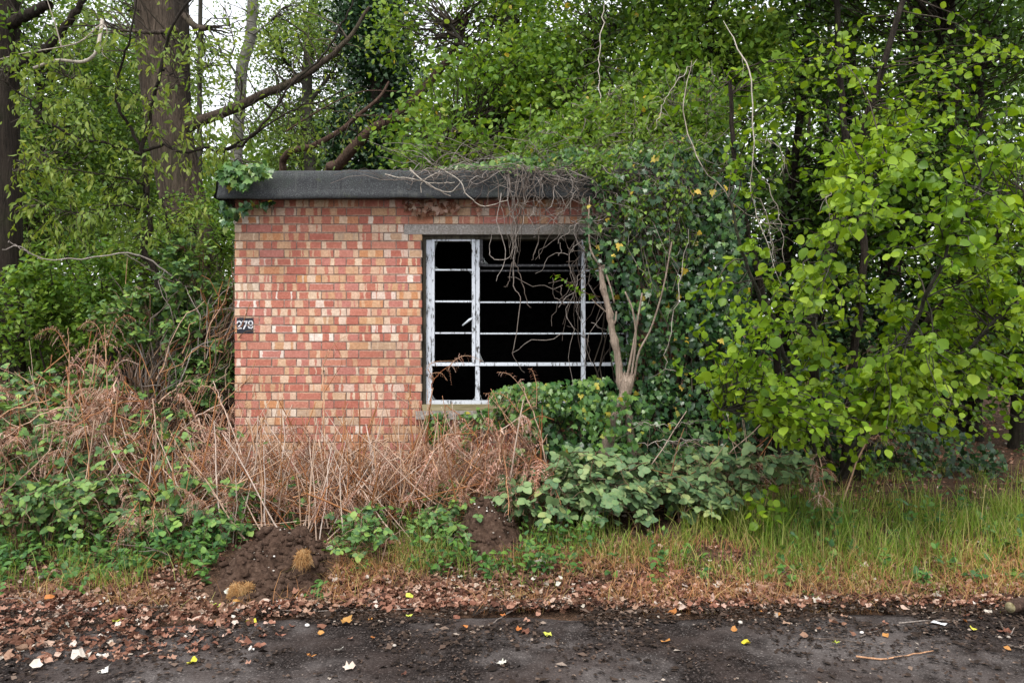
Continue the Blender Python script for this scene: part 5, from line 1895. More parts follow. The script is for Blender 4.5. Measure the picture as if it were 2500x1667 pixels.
# fronds that stand out one by one against wall and window
rf = rng(338)
for lab_, st_, frs_ in (
        ('feathery dead bracken frond drooping over the ivy below the window', [(1360, 1250, 6.2), (1310, 1130, 6.25), (1240, 1030, 6.3), (1200, 950, 6.3)],
         [([(1160, 1195, 6.2), (1200, 1125, 6.2), (1250, 1085, 6.2), (1300, 1075, 6.2)], .42), ([(1300, 1110, 6.25), (1255, 1040, 6.25), (1215, 990, 6.25), (1190, 960, 6.25)], .40), ([(1290, 1180, 6.2), (1300, 1110, 6.2), (1270, 1060, 6.2), (1215, 1050, 6.2)], .36)]),
        ('dead bracken frond standing against the dark window below its middle light', [(1340, 1180, 6.35), (1320, 1060, 6.4), (1290, 980, 6.4), (1270, 930, 6.4)],
         [([(1300, 1000, 6.4), (1275, 950, 6.4), (1245, 915, 6.4), (1215, 908, 6.4)], .30), ([(1310, 990, 6.4), (1310, 940, 6.4), (1300, 905, 6.4), (1290, 900, 6.4)], .16), ([(1270, 1010, 6.35), (1230, 965, 6.35), (1180, 960, 6.35)], .22)]),
        ('withered bracken frond hanging over the transom of the left casement', [(1030, 1150, 6.5), (1052, 980, 6.6), (1058, 930, 6.65), (1100, 890, 6.7)],
         [([(1092, 905, 6.7), (1110, 880, 6.7), (1140, 868, 6.7), (1180, 882, 6.7)], .22), ([(1060, 925, 6.65), (1045, 900, 6.65), (1060, 884, 6.65), (1110, 880, 6.65)], .16), ([(1058, 930, 6.65), (1048, 915, 6.65), (1075, 910, 6.65), (1092, 928, 6.65)], .12)]),
        ('slim dead bracken stem with one curled frond against the brick wall', [(795, 1180, 6.5), (790, 960, 6.75), (790, 890, 6.8), (800, 860, 6.8)],
         [([(795, 880, 6.8), (812, 845, 6.8), (835, 826, 6.8), (850, 818, 6.8)], .16), ([(790, 960, 6.75), (815, 920, 6.75), (835, 880, 6.75), (815, 835, 6.75)], .10)]),
        ('pale dead bracken frond leaning on the wall left of the window sill', [(1010, 1200, 6.4), (1005, 1040, 6.6), (1000, 960, 6.7), (1010, 910, 6.7)],
         [([(1005, 970, 6.7), (985, 935, 6.7), (955, 928, 6.7), (930, 935, 6.7)], .22), ([(1005, 990, 6.65), (975, 970, 6.65), (945, 955, 6.65), (925, 970, 6.65)], .22), ([(1008, 1060, 6.6), (980, 1040, 6.6), (940, 1045, 6.6), (915, 1080, 6.6)], .26)]),
        ('pink-brown dead bracken frond nodding left of the hut corner', [(640, 1290, 6.0), (600, 1140, 6.2), (545, 990, 6.4), (520, 930, 6.5)],
         [([(545, 1000, 6.4), (520, 950, 6.4), (490, 945, 6.4), (470, 985, 6.4)], .32), ([(560, 1020, 6.4), (580, 985, 6.4), (600, 985, 6.4), (610, 1010, 6.4)], .26)]),
        ('tall dead bracken fronds rising above the left bank brambles', [(270, 1120, 6.6), (262, 950, 6.7), (258, 850, 6.8), (255, 790, 6.8)],
         [([(258, 860, 6.8), (240, 800, 6.8), (215, 785, 6.8), (190, 800, 6.8)], .36), ([(260, 850, 6.8), (280, 790, 6.8), (310, 770, 6.8), (330, 780, 6.8)], .36), ([(262, 900, 6.7), (230, 870, 6.7), (195, 880, 6.7)], .34), ([(262, 920, 6.7), (300, 880, 6.7), (340, 890, 6.7)], .34)]),
        ('straw-coloured bracken stem with withered side fronds near the left edge', [(170, 1200, 6.4), (168, 1000, 6.5), (168, 890, 6.6), (165, 800, 6.6)],
         [([(167, 860, 6.6), (140, 810, 6.6), (110, 805, 6.6), (80, 825, 6.6)], .30), ([(168, 900, 6.6), (200, 860, 6.6), (235, 850, 6.6)], .26)])):
    c_ = pxline(st_, 26)
    c_ += rf.normal(0, .004, c_.shape)
    c_[0, 2] = float(ground_z(c_[0, 0], c_[0, 1])) - .02
    t_ = thing('bracken_spray', lab_, 'fern', c_[0])
    b = MB()
    b.tubes(c_, taper(26, .0075, .003), 5)
    b.build('stem', M['bracken_stem'], t_, True)
    for fl_, L_ in frs_:
        cc = pxline(fl_, 14)
        j_ = c_[np.argmin(np.linalg.norm(c_ - cc[0], axis=1))]
        b = MB()
        b.tubes(np.vstack([j_, cc]), taper(15, .0035, .0012), 4)
        f_ = b.build('side_stem', M['bracken_stem'], t_, True)
        b = MB()
        sd_ = unit(np.cross(cc[-1] - cc[0], np.array([0, -1.0, .25])))
        frond_into(b, cc, sd_, L_, rf, 9)
        b.build('frond', M['bracken'], t_)
o = put_bracken(*W(2025, 1200, 6.2)[:2], 'lone tall rust-brown bracken stem below the hazel', None, r, 1.25, 2)

# fallen bracken stems and crumpled fronds, too many to tell apart
r = rng(340)


def zone(n, r, zs):
    tot = sum(z[4] for z in zs)
    out = []
    for x0, x1, y0, y1, w in zs:
        m = int(round(n * w / tot))
        out.append(np.stack([r.uniform(x0, x1, m), r.uniform(y0, y1, m)], -1))
    return np.concatenate(out)


BZ = [(-2.5, -.3, 5.85, 6.8, 5), (-5.2, -2.4, 5.7, 7.3, 6), (-.3, .3, 6.0, 6.7, .8), (.6, 2.2, 6.2, 6.8, .6)]
xy = zone(1500, r, BZ)
n = len(xy)
h0 = r.uniform(0, .30, n)
p0 = np.stack([xy[:, 0], xy[:, 1], ground_z(xy[:, 0], xy[:, 1]) + h0], -1)
az = r.uniform(0, 6.28, n)
el = np.abs(r.normal(.55, .5, n))
L = r.uniform(.25, .95, n)
p1 = p0 + np.stack([np.cos(az) * np.cos(el), np.sin(az) * np.cos(el) * .5, np.sin(el)], -1) * L[:, None]
p1[:, 1] = np.minimum(p1[:, 1], np.where((p1[:, 0] > HX0 - .1) & (p1[:, 0] < HX1), HY0 - .02, 99))
b = MB()
P = wander(p0, p1, 5, .012, r, .0)
b.tubes(P, np.repeat(taper(5, .0050, .0030)[None], n, 0) * np.where(r.random((n, 1)) < .22, r.uniform(1.2, 1.7, (n, 1)), r.uniform(.5, 1.1, (n, 1))), 4)
o = thing('bracken_litter', 'criss-cross mass of fallen straw-coloured bracken stems and fronds', 'bracken', (-2, 6.3, .1))
o['kind'] = 'stuff'
b.build('fallen_stems', M['bracken_stem'], o)
b = MB()
n_ = 170
q0 = np.array([W(*q) for q in zip(np.concatenate([r.uniform(540, 1010, 110), r.uniform(60, 560, 60)]), r.uniform(1150, 1270, n_), r.uniform(5.7, 6.5, n_))])
q0[:, 2] = ground_z(q0[:, 0], q0[:, 1]) - .02
q1 = q0 + np.stack([r.normal(-.02, .30, n_), r.uniform(-.1, .25, n_), r.uniform(.35, .95, n_)], -1)
q1[:, 1] = np.minimum(q1[:, 1], np.where(q1[:, 0] > HX0 - .1, HY0 - .04, 99))
b.tubes(wander(q0, q1, 6, .014, r), np.repeat(taper(6, .0062, .0030)[None], n_, 0) * r.uniform(.6, 1.25, (n_, 1)), 5)
b.build('straw_stems', M['straw'], o)
b = MB()
fr = []
for k in range(5):
    fb = MB()
    c = smooth_line([(0, 0, 0), (.02, .2, .05), (.0, .4, .02), (.03, .6, -.06)], 10)
    frond_into(fb, c, np.array([1.0, 0, 0]), .55, rng(350 + k), 6)
    fr.append((np.concatenate(fb.v), [np.concatenate([f for f in fb.f if f.shape[1] == 3])]))
xy = zone(150, r, BZ)
p0 = np.stack([xy[:, 0], xy[:, 1], ground_z(xy[:, 0], xy[:, 1]) + r.uniform(.03, .40, len(xy))], -1)
d = unit(np.stack([r.normal(0, 1, len(xy)), r.normal(0, .5, len(xy)), r.normal(0, .45, len(xy))], -1))
for k in range(5):
    m = np.arange(len(xy)) % 5 == k
    b.leaves(fr[k], p0[m], d[m], unit(r.normal(0, .6, (m.sum(), 3)) + (0, -.4, .8)), r.uniform(.5, 1.0, m.sum()))
b.build('fallen_fronds', M['bracken'], o)


# ------------------------------------------------------------------ brambles
def bramble(label, x, y, seed, size=1.0, canes=5, per=8, mat='bramble', group=None, single=False, leaf=(.055, .10), name='bramble'):
    r = rng(seed)
    base = np.array([x, y, float(ground_z(x, y)) - .02])
    t = thing(name, label, 'bramble', base, group)
    az = r.uniform(0, 6.28, canes)
    reach = size * r.uniform(.2, .5, canes)
    h = size * r.uniform(.3, .62, canes)
    Ps = []
    for k in range(canes):
        dr = np.array([math.cos(az[k]), math.sin(az[k]) * .7, 0])
        c = smooth_line([base, base + dr * reach[k] * .35 + (0, 0, h[k] * .8), base + dr * reach[k] + (0, 0, h[k]), base + dr * reach[k] * 1.7 + (0, 0, h[k] * .7)], 14)
        c[4:] += r.normal(0, .012, (10, 3))
        b = MB()
        b.tubes(c, taper(14, .0045, .0022), 5)
        b.build('cane', M['cane'], t, True)
        Ps.append(c)
    Ps = np.array(Ps)
    p, d, nn, s = leaves_on(Ps, per, .22, (leaf[0] * 1.1, leaf[1] * 1.15), r, .15, 1.0, 1.0, .02)
    nn = unit(nn + (0, -.5, .5))
    if single:
        singles((p, d, nn, s), L_BRAMBLE, len(p), M[mat], 'leaf', t, 'leaves', r, s)
    else:
        b = MB()
        put_leaves(b, L_BRAMBLE, (p, d, nn, s), r)
        b.build('leaves', M[mat], t)
    return t


r = rng(400)
spots = [(1330, 1230, 6.3), (1400, 1190, 6.35), (1480, 1180, 6.3), (1560, 1150, 6.4), (1640, 1170, 6.3), (1720, 1160, 6.35), (1800, 1150, 6.4), (1870, 1130, 6.5), (1360, 1290, 6.0), (1450, 1270, 6.0), (1560, 1260, 6.05), (1660, 1250, 6.1), (1760, 1250, 6.1), (1300, 1300, 6.0)]
for k, (px, py, Y) in enumerate(spots):
    q = W(px, py, Y)
    near_ = k >= 8
    bramble('broad-leaved bramble in the front row right of the rear soil heap' if near_ else 'broad-leaved bramble behind, below the ivy wall', q[0], Y, 410 + k, r.uniform(.85, 1.1) * (.72 if near_ else 1.05), 9, 8, 'bramble_old',
            'front brambles right of the soil heap' if near_ else 'rear brambles below the ivy wall', k % 2 == 0, (.075, .125))
for k in range(16):
    bramble('low bright bramble left of the front soil heap', r.uniform(-3.7, -2.15), r.uniform(5.45, 6.05), 440 + k, r.uniform(.6, .9), 5, 8, 'bramble', 'low brambles left of the front soil heap')
for k in range(18):
    bramble('bramble growing through the bracken on the left bank', r.uniform(-4.6, -2.75), r.uniform(5.85, 6.6), 560 + k, r.uniform(1.0, 1.5), 6, 8, 'bramble', 'brambles on the left bank')
for k in range(9):
    bramble('small bramble between the two soil heaps', r.uniform(-1.15, -.5), r.uniform(5.2, 5.9), 480 + k, r.uniform(.4, .6), 4, 7, 'bramble', 'small brambles between the soil heaps', False, (.045, .08))
for k in range(5):
    bramble('small bramble at the foot of the bracken before the wall', r.uniform(-2.0, -.2), r.uniform(6.1, 6.5), 500 + k, r.uniform(.45, .7), 4, 7, 'bramble', 'small brambles before the wall', False, (.05, .085))

# ------------------------------------------------------------------ soil heaps
g = NT('dug_soil')
v = g.noise(30, 5, .7, g.pos())
col = g.ramp(v, [(.3, c3(.030, .018, .013)), (.52, c3(.068, .042, .030)), (.72, c3(.125, .082, .060))])
sp = g.smooth(g.noise(150, 2, .5, g.pos()), .70, .74)
col = g.mix(g.math('MULTIPLY', sp, .6), col, c3(.34, .27, .21))
M['dug_soil'] = g.done(g.principled(col, .95, .1, g.bump(v, .9, .02)))
g = NT('pale_stone')
M['stone'] = g.done(g.principled(g.ramp(g.rand(), [(0, c3(.30, .26, .22)), (.6, c3(.52, .48, .43)), (1, c3(.75, .72, .68))]), .8, .2))
g = NT('fibrous_roots')
M['roots'] = g.done(g.principled(g.ramp(g.rand(), [(0, c3(.32, .15, .05)), (.6, c3(.54, .30, .12)), (1, c3(.72, .50, .26))]), .8, .15))


def lump(b, c, rad, r, amp=.35, squash=.75, rings=7, segs=10):
    th = np.linspace(0, np.pi, rings)
    ph = np.linspace(0, 2 * np.pi, segs, endpoint=False)
    q = np.stack([np.outer(np.sin(th), np.cos(ph)), np.outer(np.sin(th), np.sin(ph)), np.outer(np.cos(th), np.ones(segs))], -1)
    f = 1 + amp * 2 * (fbm(q * 1.6 + r.uniform(0, 40, 3), 3) - .5)
    V = np.asarray(c) + q * f[..., None] * rad * np.array([1, 1, squash])
    i, j = np.meshgrid(np.arange(rings - 1), np.arange(segs), indexing='ij')
    a = i * segs + j
    e = i * segs + (j + 1) % segs
    b.add(V.reshape(-1, 3), [np.stack([a, a + segs, e + segs, e], -1).reshape(-1, 4)])


def heap(label, x, y, rx, ry, h, seed, clods):
    r = rng(seed)
    z0 = float(ground_z(x, y))
    t = thing('soil_heap', label, 'soil', (x, y, z0))
    n = 90
    u = np.linspace(-1.25, 1.25, n)
    U, V_ = np.meshgrid(u, u, indexing='ij')
    X, Y = x + U * rx, y + V_ * ry
    rad = np.sqrt(U ** 2 + V_ ** 2) * (1 + .35 * (n2(X, Y, 3.0, 2, seed) - .5))
    H = h * (1 - sstep(rad / 1.08) ** .8) * (1 + 1.5 * (n2(X, Y, 4, 3, seed + 2) - .5))
    H = H + (n2(X, Y, 9, 4, seed + 5) - .5) * .26 * sstep((1.1 - rad) / .25) + (n2(X, Y, 34, 3, seed) - .5) * .045 * (rad < 1.05)
    Z = ground_z(X, Y) + H - .05 * (rad > 1.0)
    b = MB()
    i, j = np.meshgrid(np.arange(n - 1), np.arange(n - 1), indexing='ij')
    a = i * n + j
    b.add(np.stack([X, Y, Z], -1).reshape(-1, 3), [np.stack([a, a + n, a + n + 1, a + 1], -1).reshape(-1, 4)])
    b.build('soil', M['dug_soil'], t, True)

    def surf(px_, py_):
        ii = np.clip(((px_ - x) / rx + 1.25) / 2.5 * (n - 1), 0, n - 1).astype(int)
        jj = np.clip(((py_ - y) / ry + 1.25) / 2.5 * (n - 1), 0, n - 1).astype(int)
        return Z[ii, jj]
    b = MB()
    m = 0
    while m < clods:
        a_, c_ = r.uniform(-1, 1, 2)
        if a_ * a_ + c_ * c_ > 1.1:
            continue
        qx_, qy_ = x + a_ * rx, y + c_ * ry
        lump(b, (qx_, qy_, float(surf(qx_, qy_)) + .004), r.gamma(1.3, .007) + .003, r, .8, .75, 6, 8)
        m += 1
    tag(b.build('clods', M['dug_soil'], t), kind='stuff')
    b = MB()
    for m in range(70):
        a_, c_ = r.normal(0, .45, 2)
        qx_, qy_ = x + a_ * rx, y + c_ * ry
        lump(b, (qx_, qy_, float(surf(qx_, qy_)) + .004), r.uniform(.004, .010), r, .3, .7, 4, 6)
    tag(b.build('pebbles', M['stone'], t), kind='stuff')
    return t, surf


h1, s1 = heap('brown front heap of dug soil beside the road', -1.62, 5.22, .36, .58, .26, 3, 700)
for lx, ly, rr_ in ((-1.55, 5.62, .085), (-1.72, 5.36, .06), (-1.42, 5.40, .05), (-1.84, 5.15, .05)):
    b = MB()
    lump(b, (lx, ly, float(s1(lx, ly)) + .02), rr_, rng(int(rr_ * 999)), .5, .85, 10, 14)
    b.build('clod', M['dug_soil'], h1)
h2, s2 = heap('smaller rear heap of dug soil sprinkled with pale chips', -.20, 5.80, .27, .46, .27, 9, 220)
b = MB()
r = rng(420)
for k in range(170):
    a_, c_ = r.normal(-.02, .10), r.normal(.22, .09)
    lump(b, (-.20 + a_, 5.80 + c_, float(s2(-.20 + a_, 5.80 + c_)) + .005), r.uniform(.005, .012), r, .4, .6, 4, 6)
tag(b.build('pale_chips', M['stone'], h2), kind='stuff')
for lab, px, py, Y, rad in (('straw-coloured fibrous root ball at the front foot of the soil heap', 578, 1450, 4.74, .048), ('straw-coloured root ball on the right shoulder of the front soil heap', 740, 1365, 4.98, .042), ('small brown root tuft beside the front root ball', 607, 1440, 4.82, .032)):
    q = W(px, py, Y)
    r = rng(px)
    t = thing('root_ball', lab, 'roots', q)
    b = MB()
    lump(b, q, rad * .8, r, .25, .9, 8, 12)
    b.build('core', M['dug_soil'], t)
    n = 420
    top = q + np.array([0, 0, rad * .9]) + r.normal(0, .014, (n, 3)) * (1, 1, .3)
    dr = unit(r.normal(0, 1, (n, 3)) * (1, 1, .35))
    P = np.stack([top + r.normal(0, rad * .25, (n, 3)), q + dr * rad * .75 + (0, 0, rad * .6), q + dr * rad * 1.0 + (0, 0, rad * .05), q + dr * rad * r.uniform(.8, 1.5, (n, 1)) + np.array([0, 0, -1.]) * rad * r.uniform(.1, 1.1, (n, 1))], 1)
    b = MB()
    b.tubes(P + r.normal(0, .009, P.shape), np.repeat(taper(4, .0012, .0007)[None], n, 0), 3)
    tag(b.build('root_fibres', M['roots'], t), kind='stuff')

# ------------------------------------------------------------------ grass, herbs, fallen leaves
def heap_free(x, y):
    return (((x + 1.62) / .42) ** 2 + ((y - 5.2) / .60) ** 2 > 1) & (((x + .20) / .27) ** 2 + ((y - 5.78) / .46) ** 2 > 1)


def blades(b, x, y, h, w, lean, r):
    n = len(x)
    base = np.stack([x, y, ground_z(x, y) - .01], -1)
    az = r.uniform(0, 6.28, n)
    ld = np.stack([np.cos(az), np.sin(az) * .8, np.zeros(n)], -1)
    fa = r.uniform(0, 6.28, n)
    sd = np.stack([np.cos(fa), np.sin(fa), np.zeros(n)], -1) * (w / 2)[:, None]
    V = []
    for t, k in ((0, 1.0), (.4, .9), (.75, .6)):
        c = base + np.array([0, 0, 1.0]) * (h * t * (1 - .25 * lean * t))[:, None] + ld * (h * lean * t * t)[:, None]
        V += [c - sd * k, c + sd * k]
    V.append(base + np.array([0, 0, 1.0]) * (h * (1 - .45 * lean))[:, None] + ld * (h * lean)[:, None])
    V = np.stack(V, 1)
    off = (np.arange(n) * 7)[:, None, None]
    b.add(V.reshape(-1, 3), [(np.array([(0, 1, 3, 2), (2, 3, 5, 4)])[None] + off).reshape(-1, 4), (np.array([(4, 5, 6)])[None] + off).reshape(-1, 3)])


r = rng(520)
b = MB()
N = 26000
x = r.uniform(-.2, 5.2, N)
y = r.uniform(4.75, 6.5, N)
den = n2(x, y, 1.8, 3) + .25 * sstep((x - .6) / 1.2) - .30 * sstep((5.05 - y) / .35) - .18 * sstep((y - 6.0) / .5)
m = (den > .46 + .20 * r.random(N)) & heap_free(x, y)
x, y = x[m], y[m]
n = len(x)
h = r.gamma(4, .031, n) * (.35 + .85 * sstep((y - 4.8) / 1.0)) * (.6 + .9 * n2(x, y, 3.5, 2, 6.)) * (.7 + .5 * sstep((x - .5) / 1.5))
blades(b, x, y, h, r.uniform(.003, .0065, n), np.clip(r.normal(.38, .25, n), .02, 1.1), r)
# tufts elsewhere
cx = np.concatenate([r.uniform(-4.6, -2.1, 60), r.uniform(-1.3, -.3, 46), r.uniform(-.25, .1, 10), r.uniform(3, 8, 60)])
cy = np.concatenate([r.uniform(4.9, 5.9, 60), r.uniform(5.1, 6.0, 46), r.uniform(6.1, 6.35, 10), r.uniform(6.2, 8, 60)])
x = (cx[:, None] + r.normal(0, .05, (len(cx), 26))).ravel()
y = (cy[:, None] + r.normal(0, .05, (len(cx), 26))).ravel()
m = heap_free(x, y)
x, y = x[m], y[m]
blades(b, x, y, r.gamma(5, .03, len(x)), r.uniform(.002, .005, len(x)), np.clip(r.normal(.4, .25, len(x)), .05, 1.1), r)
tag(b.build('grass', M['grass']), 'long green verge grass, thickest at right', 'grass', None, 'stuff')
b = MB()
N = 21000
x = r.uniform(-3.0, 5.0, N)
y = r.uniform(4.55, 5.7, N)
den = n2(x, y, 2.6, 3, 4.) + .22 * sstep((x + .1) / .8) - .22 * sstep((y - 5.25) / .4) - .10
m = (den > .40 + .14 * r.random(N)) & heap_free(x, y)
x, y = x[m], y[m]
n = len(x)
blades(b, x, y, r.gamma(4, .028, n), r.uniform(.002, .0045, n), np.clip(r.normal(.85, .35, n), .2, 1.6), r)
tag(b.build('dry_grass', M['dry_grass']), 'matted orange-brown dead grass along the road edge', 'grass', None, 'stuff')

# low leafy ground plants
b, sb = MB(), MB()
N = 1500
x = np.concatenate([r.uniform(-5.2, -2.0, 760), r.uniform(-2.1, .6, 330), r.uniform(.3, 4.5, 170), r.uniform(2.5, 7.5, 240)])
y = np.concatenate([r.uniform(4.72, 5.8, 760), r.uniform(4.75, 6.2, 330), r.uniform(4.8, 6.3, 170), r.uniform(6.2, 9, 240)])
den = n2(x, y, 2.2, 3, 8.) - .3 * sstep((5.05 - y) / .4)
m = (den > .40) & heap_free(x, y)
x, y = x[m], y[m]
n = len(x)
base = np.stack([x, y, ground_z(x, y) - .01], -1)
h = r.uniform(.05, .24, n) * (.6 + .6 * sstep((y - 4.9) / .7))
top = base + np.stack([r.normal(0, .05, n), r.normal(0, .05, n), h], -1)
P = wander(base, top, 5, .05, r)
sb.tubes(P, np.repeat(taper(5, .002, .0012)[None], n, 0), 3)
ps = leaves_on(P, 10, .15, (.025, .062), r, .05, 1.1, 1.1, .012)
ps = (ps[0], ps[1], unit(ps[2] + (0, -.35, .5)), ps[3])
put_leaves(b, [L_OVATE[0], L_OVATE[1], sheet([0, .2, .5, .8, 1.0], [.05, .34, .36, .2, .0], .2, .2)], ps, r)
o = thing('ground_plants', 'low green nettles and ground ivy scattered along the verge', 'plants', (-3, 5.2, 0))
o['kind'] = 'stuff'
b.build('leaves', M['herb'], o)
sb.build('stems', M['cane'], o)

# leaf litter
b = MB()
N = 19000
x = np.concatenate([r.uniform(-4.6, 4.8, 17000), r.uniform(-4.2, -1.2, 3300), r.uniform(2.0, 9.0, 6500)])
y = np.concatenate([4.45 + r.gamma(2.0, .26, 17000), r.uniform(3.7, 4.9, 3300), r.uniform(6.2, 12.5, 6500)])
e_ = road_edge(x)
keep = (y > e_ - .02 - np.abs(r.normal(0, .12, len(x)))) | (r.random(len(x)) < np.where(x < -1.0, .85 * sstep((-1.15 - x + (y - 4.0) * 1.1) / 1.0), .02))
keep &= heap_free(x, y) & (y > 3.5)
x, y = x[keep], y[keep]
n = len(x)
z = np.maximum(ground_z(x, y), np.where(y < road_edge(x), .03, -9)) + r.uniform(0, .022, n)
az = r.uniform(0, 6.28, n)
ps = (np.stack([x, y, z], -1), np.stack([np.cos(az), np.sin(az), r.normal(0, .22, n)], -1), unit(r.normal(0, .48, (n, 3)) + (0, 0, 1)), r.gamma(5, .0062, n) + .008)
put_leaves(b, L_LITTER, ps, r)
b.flat = True
tag(b.build('leaf_litter', M['litter']), 'carpet of brown fallen leaves between road and verge', 'leaves', None, 'stuff')

# dark crumbs, bark chips and grit swept to the side of the road
b = MB()
N = 34000
x = r.uniform(-4, 4.2, N)
y = road_edge(x) + .1 - r.gamma(1.6, .27, N)
m = (y > 3.35) & (n2(x, y, 3.2, 3, 2.) > .40)
x, y = x[m], y[m]
n = len(x)
az = r.uniform(0, 6.28, n)
put_leaves(b, [L_TINY], (np.stack([x, y, np.full(n, .028) + r.uniform(0, .008, n)], -1), np.stack([np.cos(az), np.sin(az), r.normal(0, .15, n)], -1), unit(r.normal(0, .3, (n, 3)) + (0, 0, 1)), r.gamma(2.2, .0065, n) + .005), r)
g = NT('bark_crumbs')
M['crumbs'] = g.done(g.principled(g.ramp(g.rand(), [(0, c3(.014, .010, .008)), (.6, c3(.035, .024, .018)), (.88, c3(.09, .06, .045)), (.97, c3(.18, .13, .10)), (1, c3(.36, .31, .26))]), .9, .15))
tag(b.build('road_crumbs', M['crumbs']), 'dark bark crumbs and grit strewn along the road side', 'debris', None, 'stuff')

# leaves one can count on the road and its edge
r = rng(610)
ms = {}
for mt in ('yellow_leaf', 'pale_leaf', 'orange_leaf', 'litter'):
    ms[mt] = []
    for T in L_LITTER:
        lb = MB()
        lb.add(T[0], T[1])
        lb.flat = True
        ms[mt].append(lb.mesh('fallen_leaf', M[mt]))


def fallen(px, py, size, mt, label, group, k=None):
    Y = EYE * F / (py - 850.0)
    x = (px - 1250) / F * Y
    z = max(.035, float(ground_z(x, Y)) + .02)
    a_ = r.uniform(0, 6.28)
    o = place(ms[mt][int(r.integers(7)) if k is None else k], 'fallen_leaf', (x, Y, z), (math.cos(a_), math.sin(a_), r.normal(0, .1)), unit(r.normal(0, .22, 3) + (0, -.12, 1)), size)
    return tag(o, label, 'leaf', group)


LCOL = {'yellow_leaf': 'yellow', 'pale_leaf': 'pale', 'orange_leaf': 'orange', 'litter': 'brown'}
fallen(619, 1537, .085, 'yellow_leaf', 'large bright yellow leaf lying alone on the dark road at left', None)
fallen(545, 1632, .11, 'pale_leaf', 'large pale curled leaf on the road near the lower left corner', None) if False else None
fallen(172, 1625, .115, 'pale_leaf', 'large whitish leaf on the brown litter in the lower left corner', None)
fallen(2372, 1552, .055, 'yellow_leaf', 'small yellow leaf on the road near the right edge', None)
fallen(2050, 1586, .05, 'yellow_leaf', 'torn yellow leaf beside the long curved twig on the road', None)
fallen(990, 1468, .065, 'yellow_leaf', 'round yellow leaf on the litter in front of the verge', None)
fallen(836, 1538, .085, 'orange_leaf', 'broad orange leaf on the road near the litter edge', None)
for k in range(46):
    mt = ['pale_leaf', 'orange_leaf', 'yellow_leaf', 'litter'][int(r.choice(4, p=[.14, .20, .06, .60]))]
    fallen(r.uniform(20, 900), r.uniform(1450, 1650), r.uniform(.04, .08), mt, LCOL[mt] + ' fallen leaf on the left half of the road edge', 'fallen leaves on the road at left')
for k in range(52):
    mt = ['pale_leaf', 'orange_leaf', 'yellow_leaf', 'litter'][int(r.choice(4, p=[.06, .26, .07, .61]))]
    fallen(r.uniform(900, 2480), 1480 + r.gamma(1.3, 45), r.uniform(.03, .065), mt, LCOL[mt] + ' fallen leaf on the right half of the road edge', 'fallen leaves on the road at right')


# twigs, stones, log and scraps on the road
def road_pt(px, py, lift=.03):
    Y = EYE * F / (py - 850.0)
    x = (px - 1250) / F * Y
    return np.array([x, Y, max(lift, float(ground_z(x, Y)) + .015)])


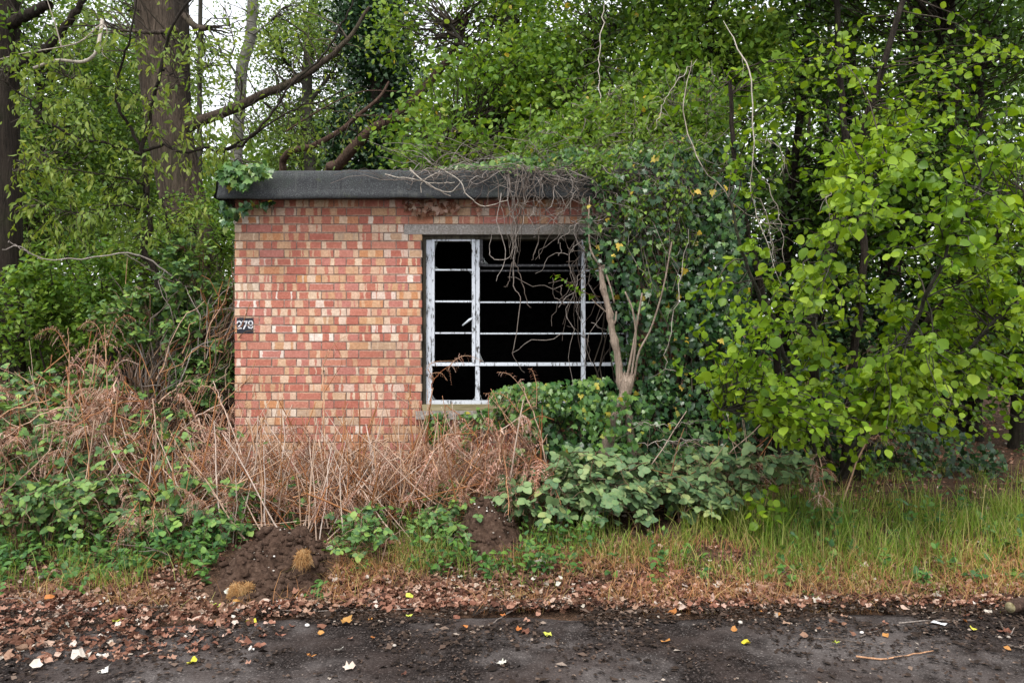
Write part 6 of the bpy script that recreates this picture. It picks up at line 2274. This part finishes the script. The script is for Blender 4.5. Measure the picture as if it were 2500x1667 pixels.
for lab, pts, rad in (('long curved reddish twig lying on the road at lower right', [(2090, 1618), (2160, 1622), (2220, 1612), (2278, 1603)], .007), ('straight twig lying just off the verge at right', [(2195, 1532), (2280, 1528), (2380, 1525)], .006),
                      ('thin forked twig on the road below the right grass', [(1980, 1572), (2060, 1575), (2140, 1590)], .006), ('pale twig running to the right picture edge', [(2460, 1588), (2510, 1600)], .009),
                      ('grey twig arched over the low plants at left', [(195, 1365), (270, 1385), (370, 1400), (420, 1415)], .008), ('thin twig bent in the leaf litter at left', [(15, 1472), (60, 1472), (80, 1485)], .005),
                      ('short dark twig on the road left of centre', [(545, 1610), (575, 1600), (590, 1592)], .005), ('slim twig across the litter edge below the heaps', [(690, 1502), (820, 1503), (1010, 1498)], .004),
                      ('bent twig beside the orange leaf', [(1190, 1540), (1230, 1515), (1245, 1505)], .005), ('short pale twig on the road right of centre', [(2100, 1568), (2135, 1552)], .007), ('dark curved twig near the log', [(2440, 1530), (2455, 1555), (2475, 1565)], .010)):
    c = smooth_line([road_pt(*p) + ((0, 0, .12) if 'arched' in lab else (0, 0, 0)) for p in pts], 12)
    o = thing('fallen_twig', lab, 'twig', c[0])
    b = MB()
    b.tubes(c + rng(len(lab)).normal(0, .002, c.shape), taper(12, rad * .75, rad * .4), 6, True)
    b.build('stem', M['deadtwig'] if 'red' not in lab else M['bracken_stem'], o, True)
    rr_ = rng(len(lab) + 3)
    i = rr_.integers(3, 10, 2)
    b = MB()
    b.tubes(wander(c[i], c[i] + np.stack([rr_.normal(0, .05, 2), rr_.normal(0, .04, 2), rr_.uniform(0, .03, 2)], -1), 4, .05, rr_), np.repeat(taper(4, rad * .35, rad * .2)[None], 2, 0), 4)
    b.build('spur', M['deadtwig'], o)
for lab, px, py, rad in (('white stone chip on the dark road at right', 1807, 1533, .014), ('small pale pebble right of centre on the road', 2104, 1558, .011), ('pale pebble on the road below the yellow leaf', 750, 1540, .013), ('small white pebble near the log', 2462, 1569, .010),
                         ('rounded pebble at the left road edge', 580, 1502, .016), ('grey pebble beside the front soil heap', 805, 1372, .03), ('whitish pebble in mid-road', 963, 1590, .010)):
    q = road_pt(px, py)
    o = thing('pebble', lab, 'stone', q)
    b = MB()
    lump(b, q + (0, 0, rad * .2), rad, rng(px), .25, .65, 8, 10)
    b.build('stone', M['stone'], o, True)
q = road_pt(2462, 1516)
o = thing('log_piece', 'short broken log end with yellow cut face at the right road edge', 'log', q)
b = MB()
b.tubes([q + (.01, 0, .05), q + (.09, .04, .055), q + (.22, .09, .05), q + (.40, .15, .045)], [.034, .036, .034, .033], 12, True)
b.build('bark', M['bark_red'], o, True)
b = MB()
b.tubes([q + (.006, -.003, .05), q + (.02, .004, .05)], [.029, .029], 12, True)
b.build('cut_face', M['sill_wood'], o)
q = road_pt(2292, 1537)
o = thing('paper_scrap', 'small white paper scrap on the road at right', 'litter', q)
b = MB()
V = np.array([(-.035, .02, .004), (-.01, .03, .012), (.02, .012, .004), (.04, -.012, .010), (.02, -.025, .003), (-.015, -.002, .008)]) + q
b.add(np.vstack([V, V + (0, 0, .002)]), [[(0, 1, 5), (1, 2, 5), (2, 3, 4)], [(2, 4, 5)], [(0, 6, 7, 1), (1, 7, 8, 2), (2, 8, 9, 3), (3, 9, 10, 4), (4, 10, 11, 5), (5, 11, 6, 0)], [(7, 6, 11), (8, 7, 11), (9, 8, 10), (10, 8, 11)]])
g = NT('white_paper')
M['paper'] = g.done(g.principled(g.ramp(g.noise(30, 3, .5, g.pos()), [(.3, c3(.62, .64, .66)), (.7, c3(.82, .83, .84))]), .7, .2))
b.build('sheet', M['paper'], o)

rank_labels()
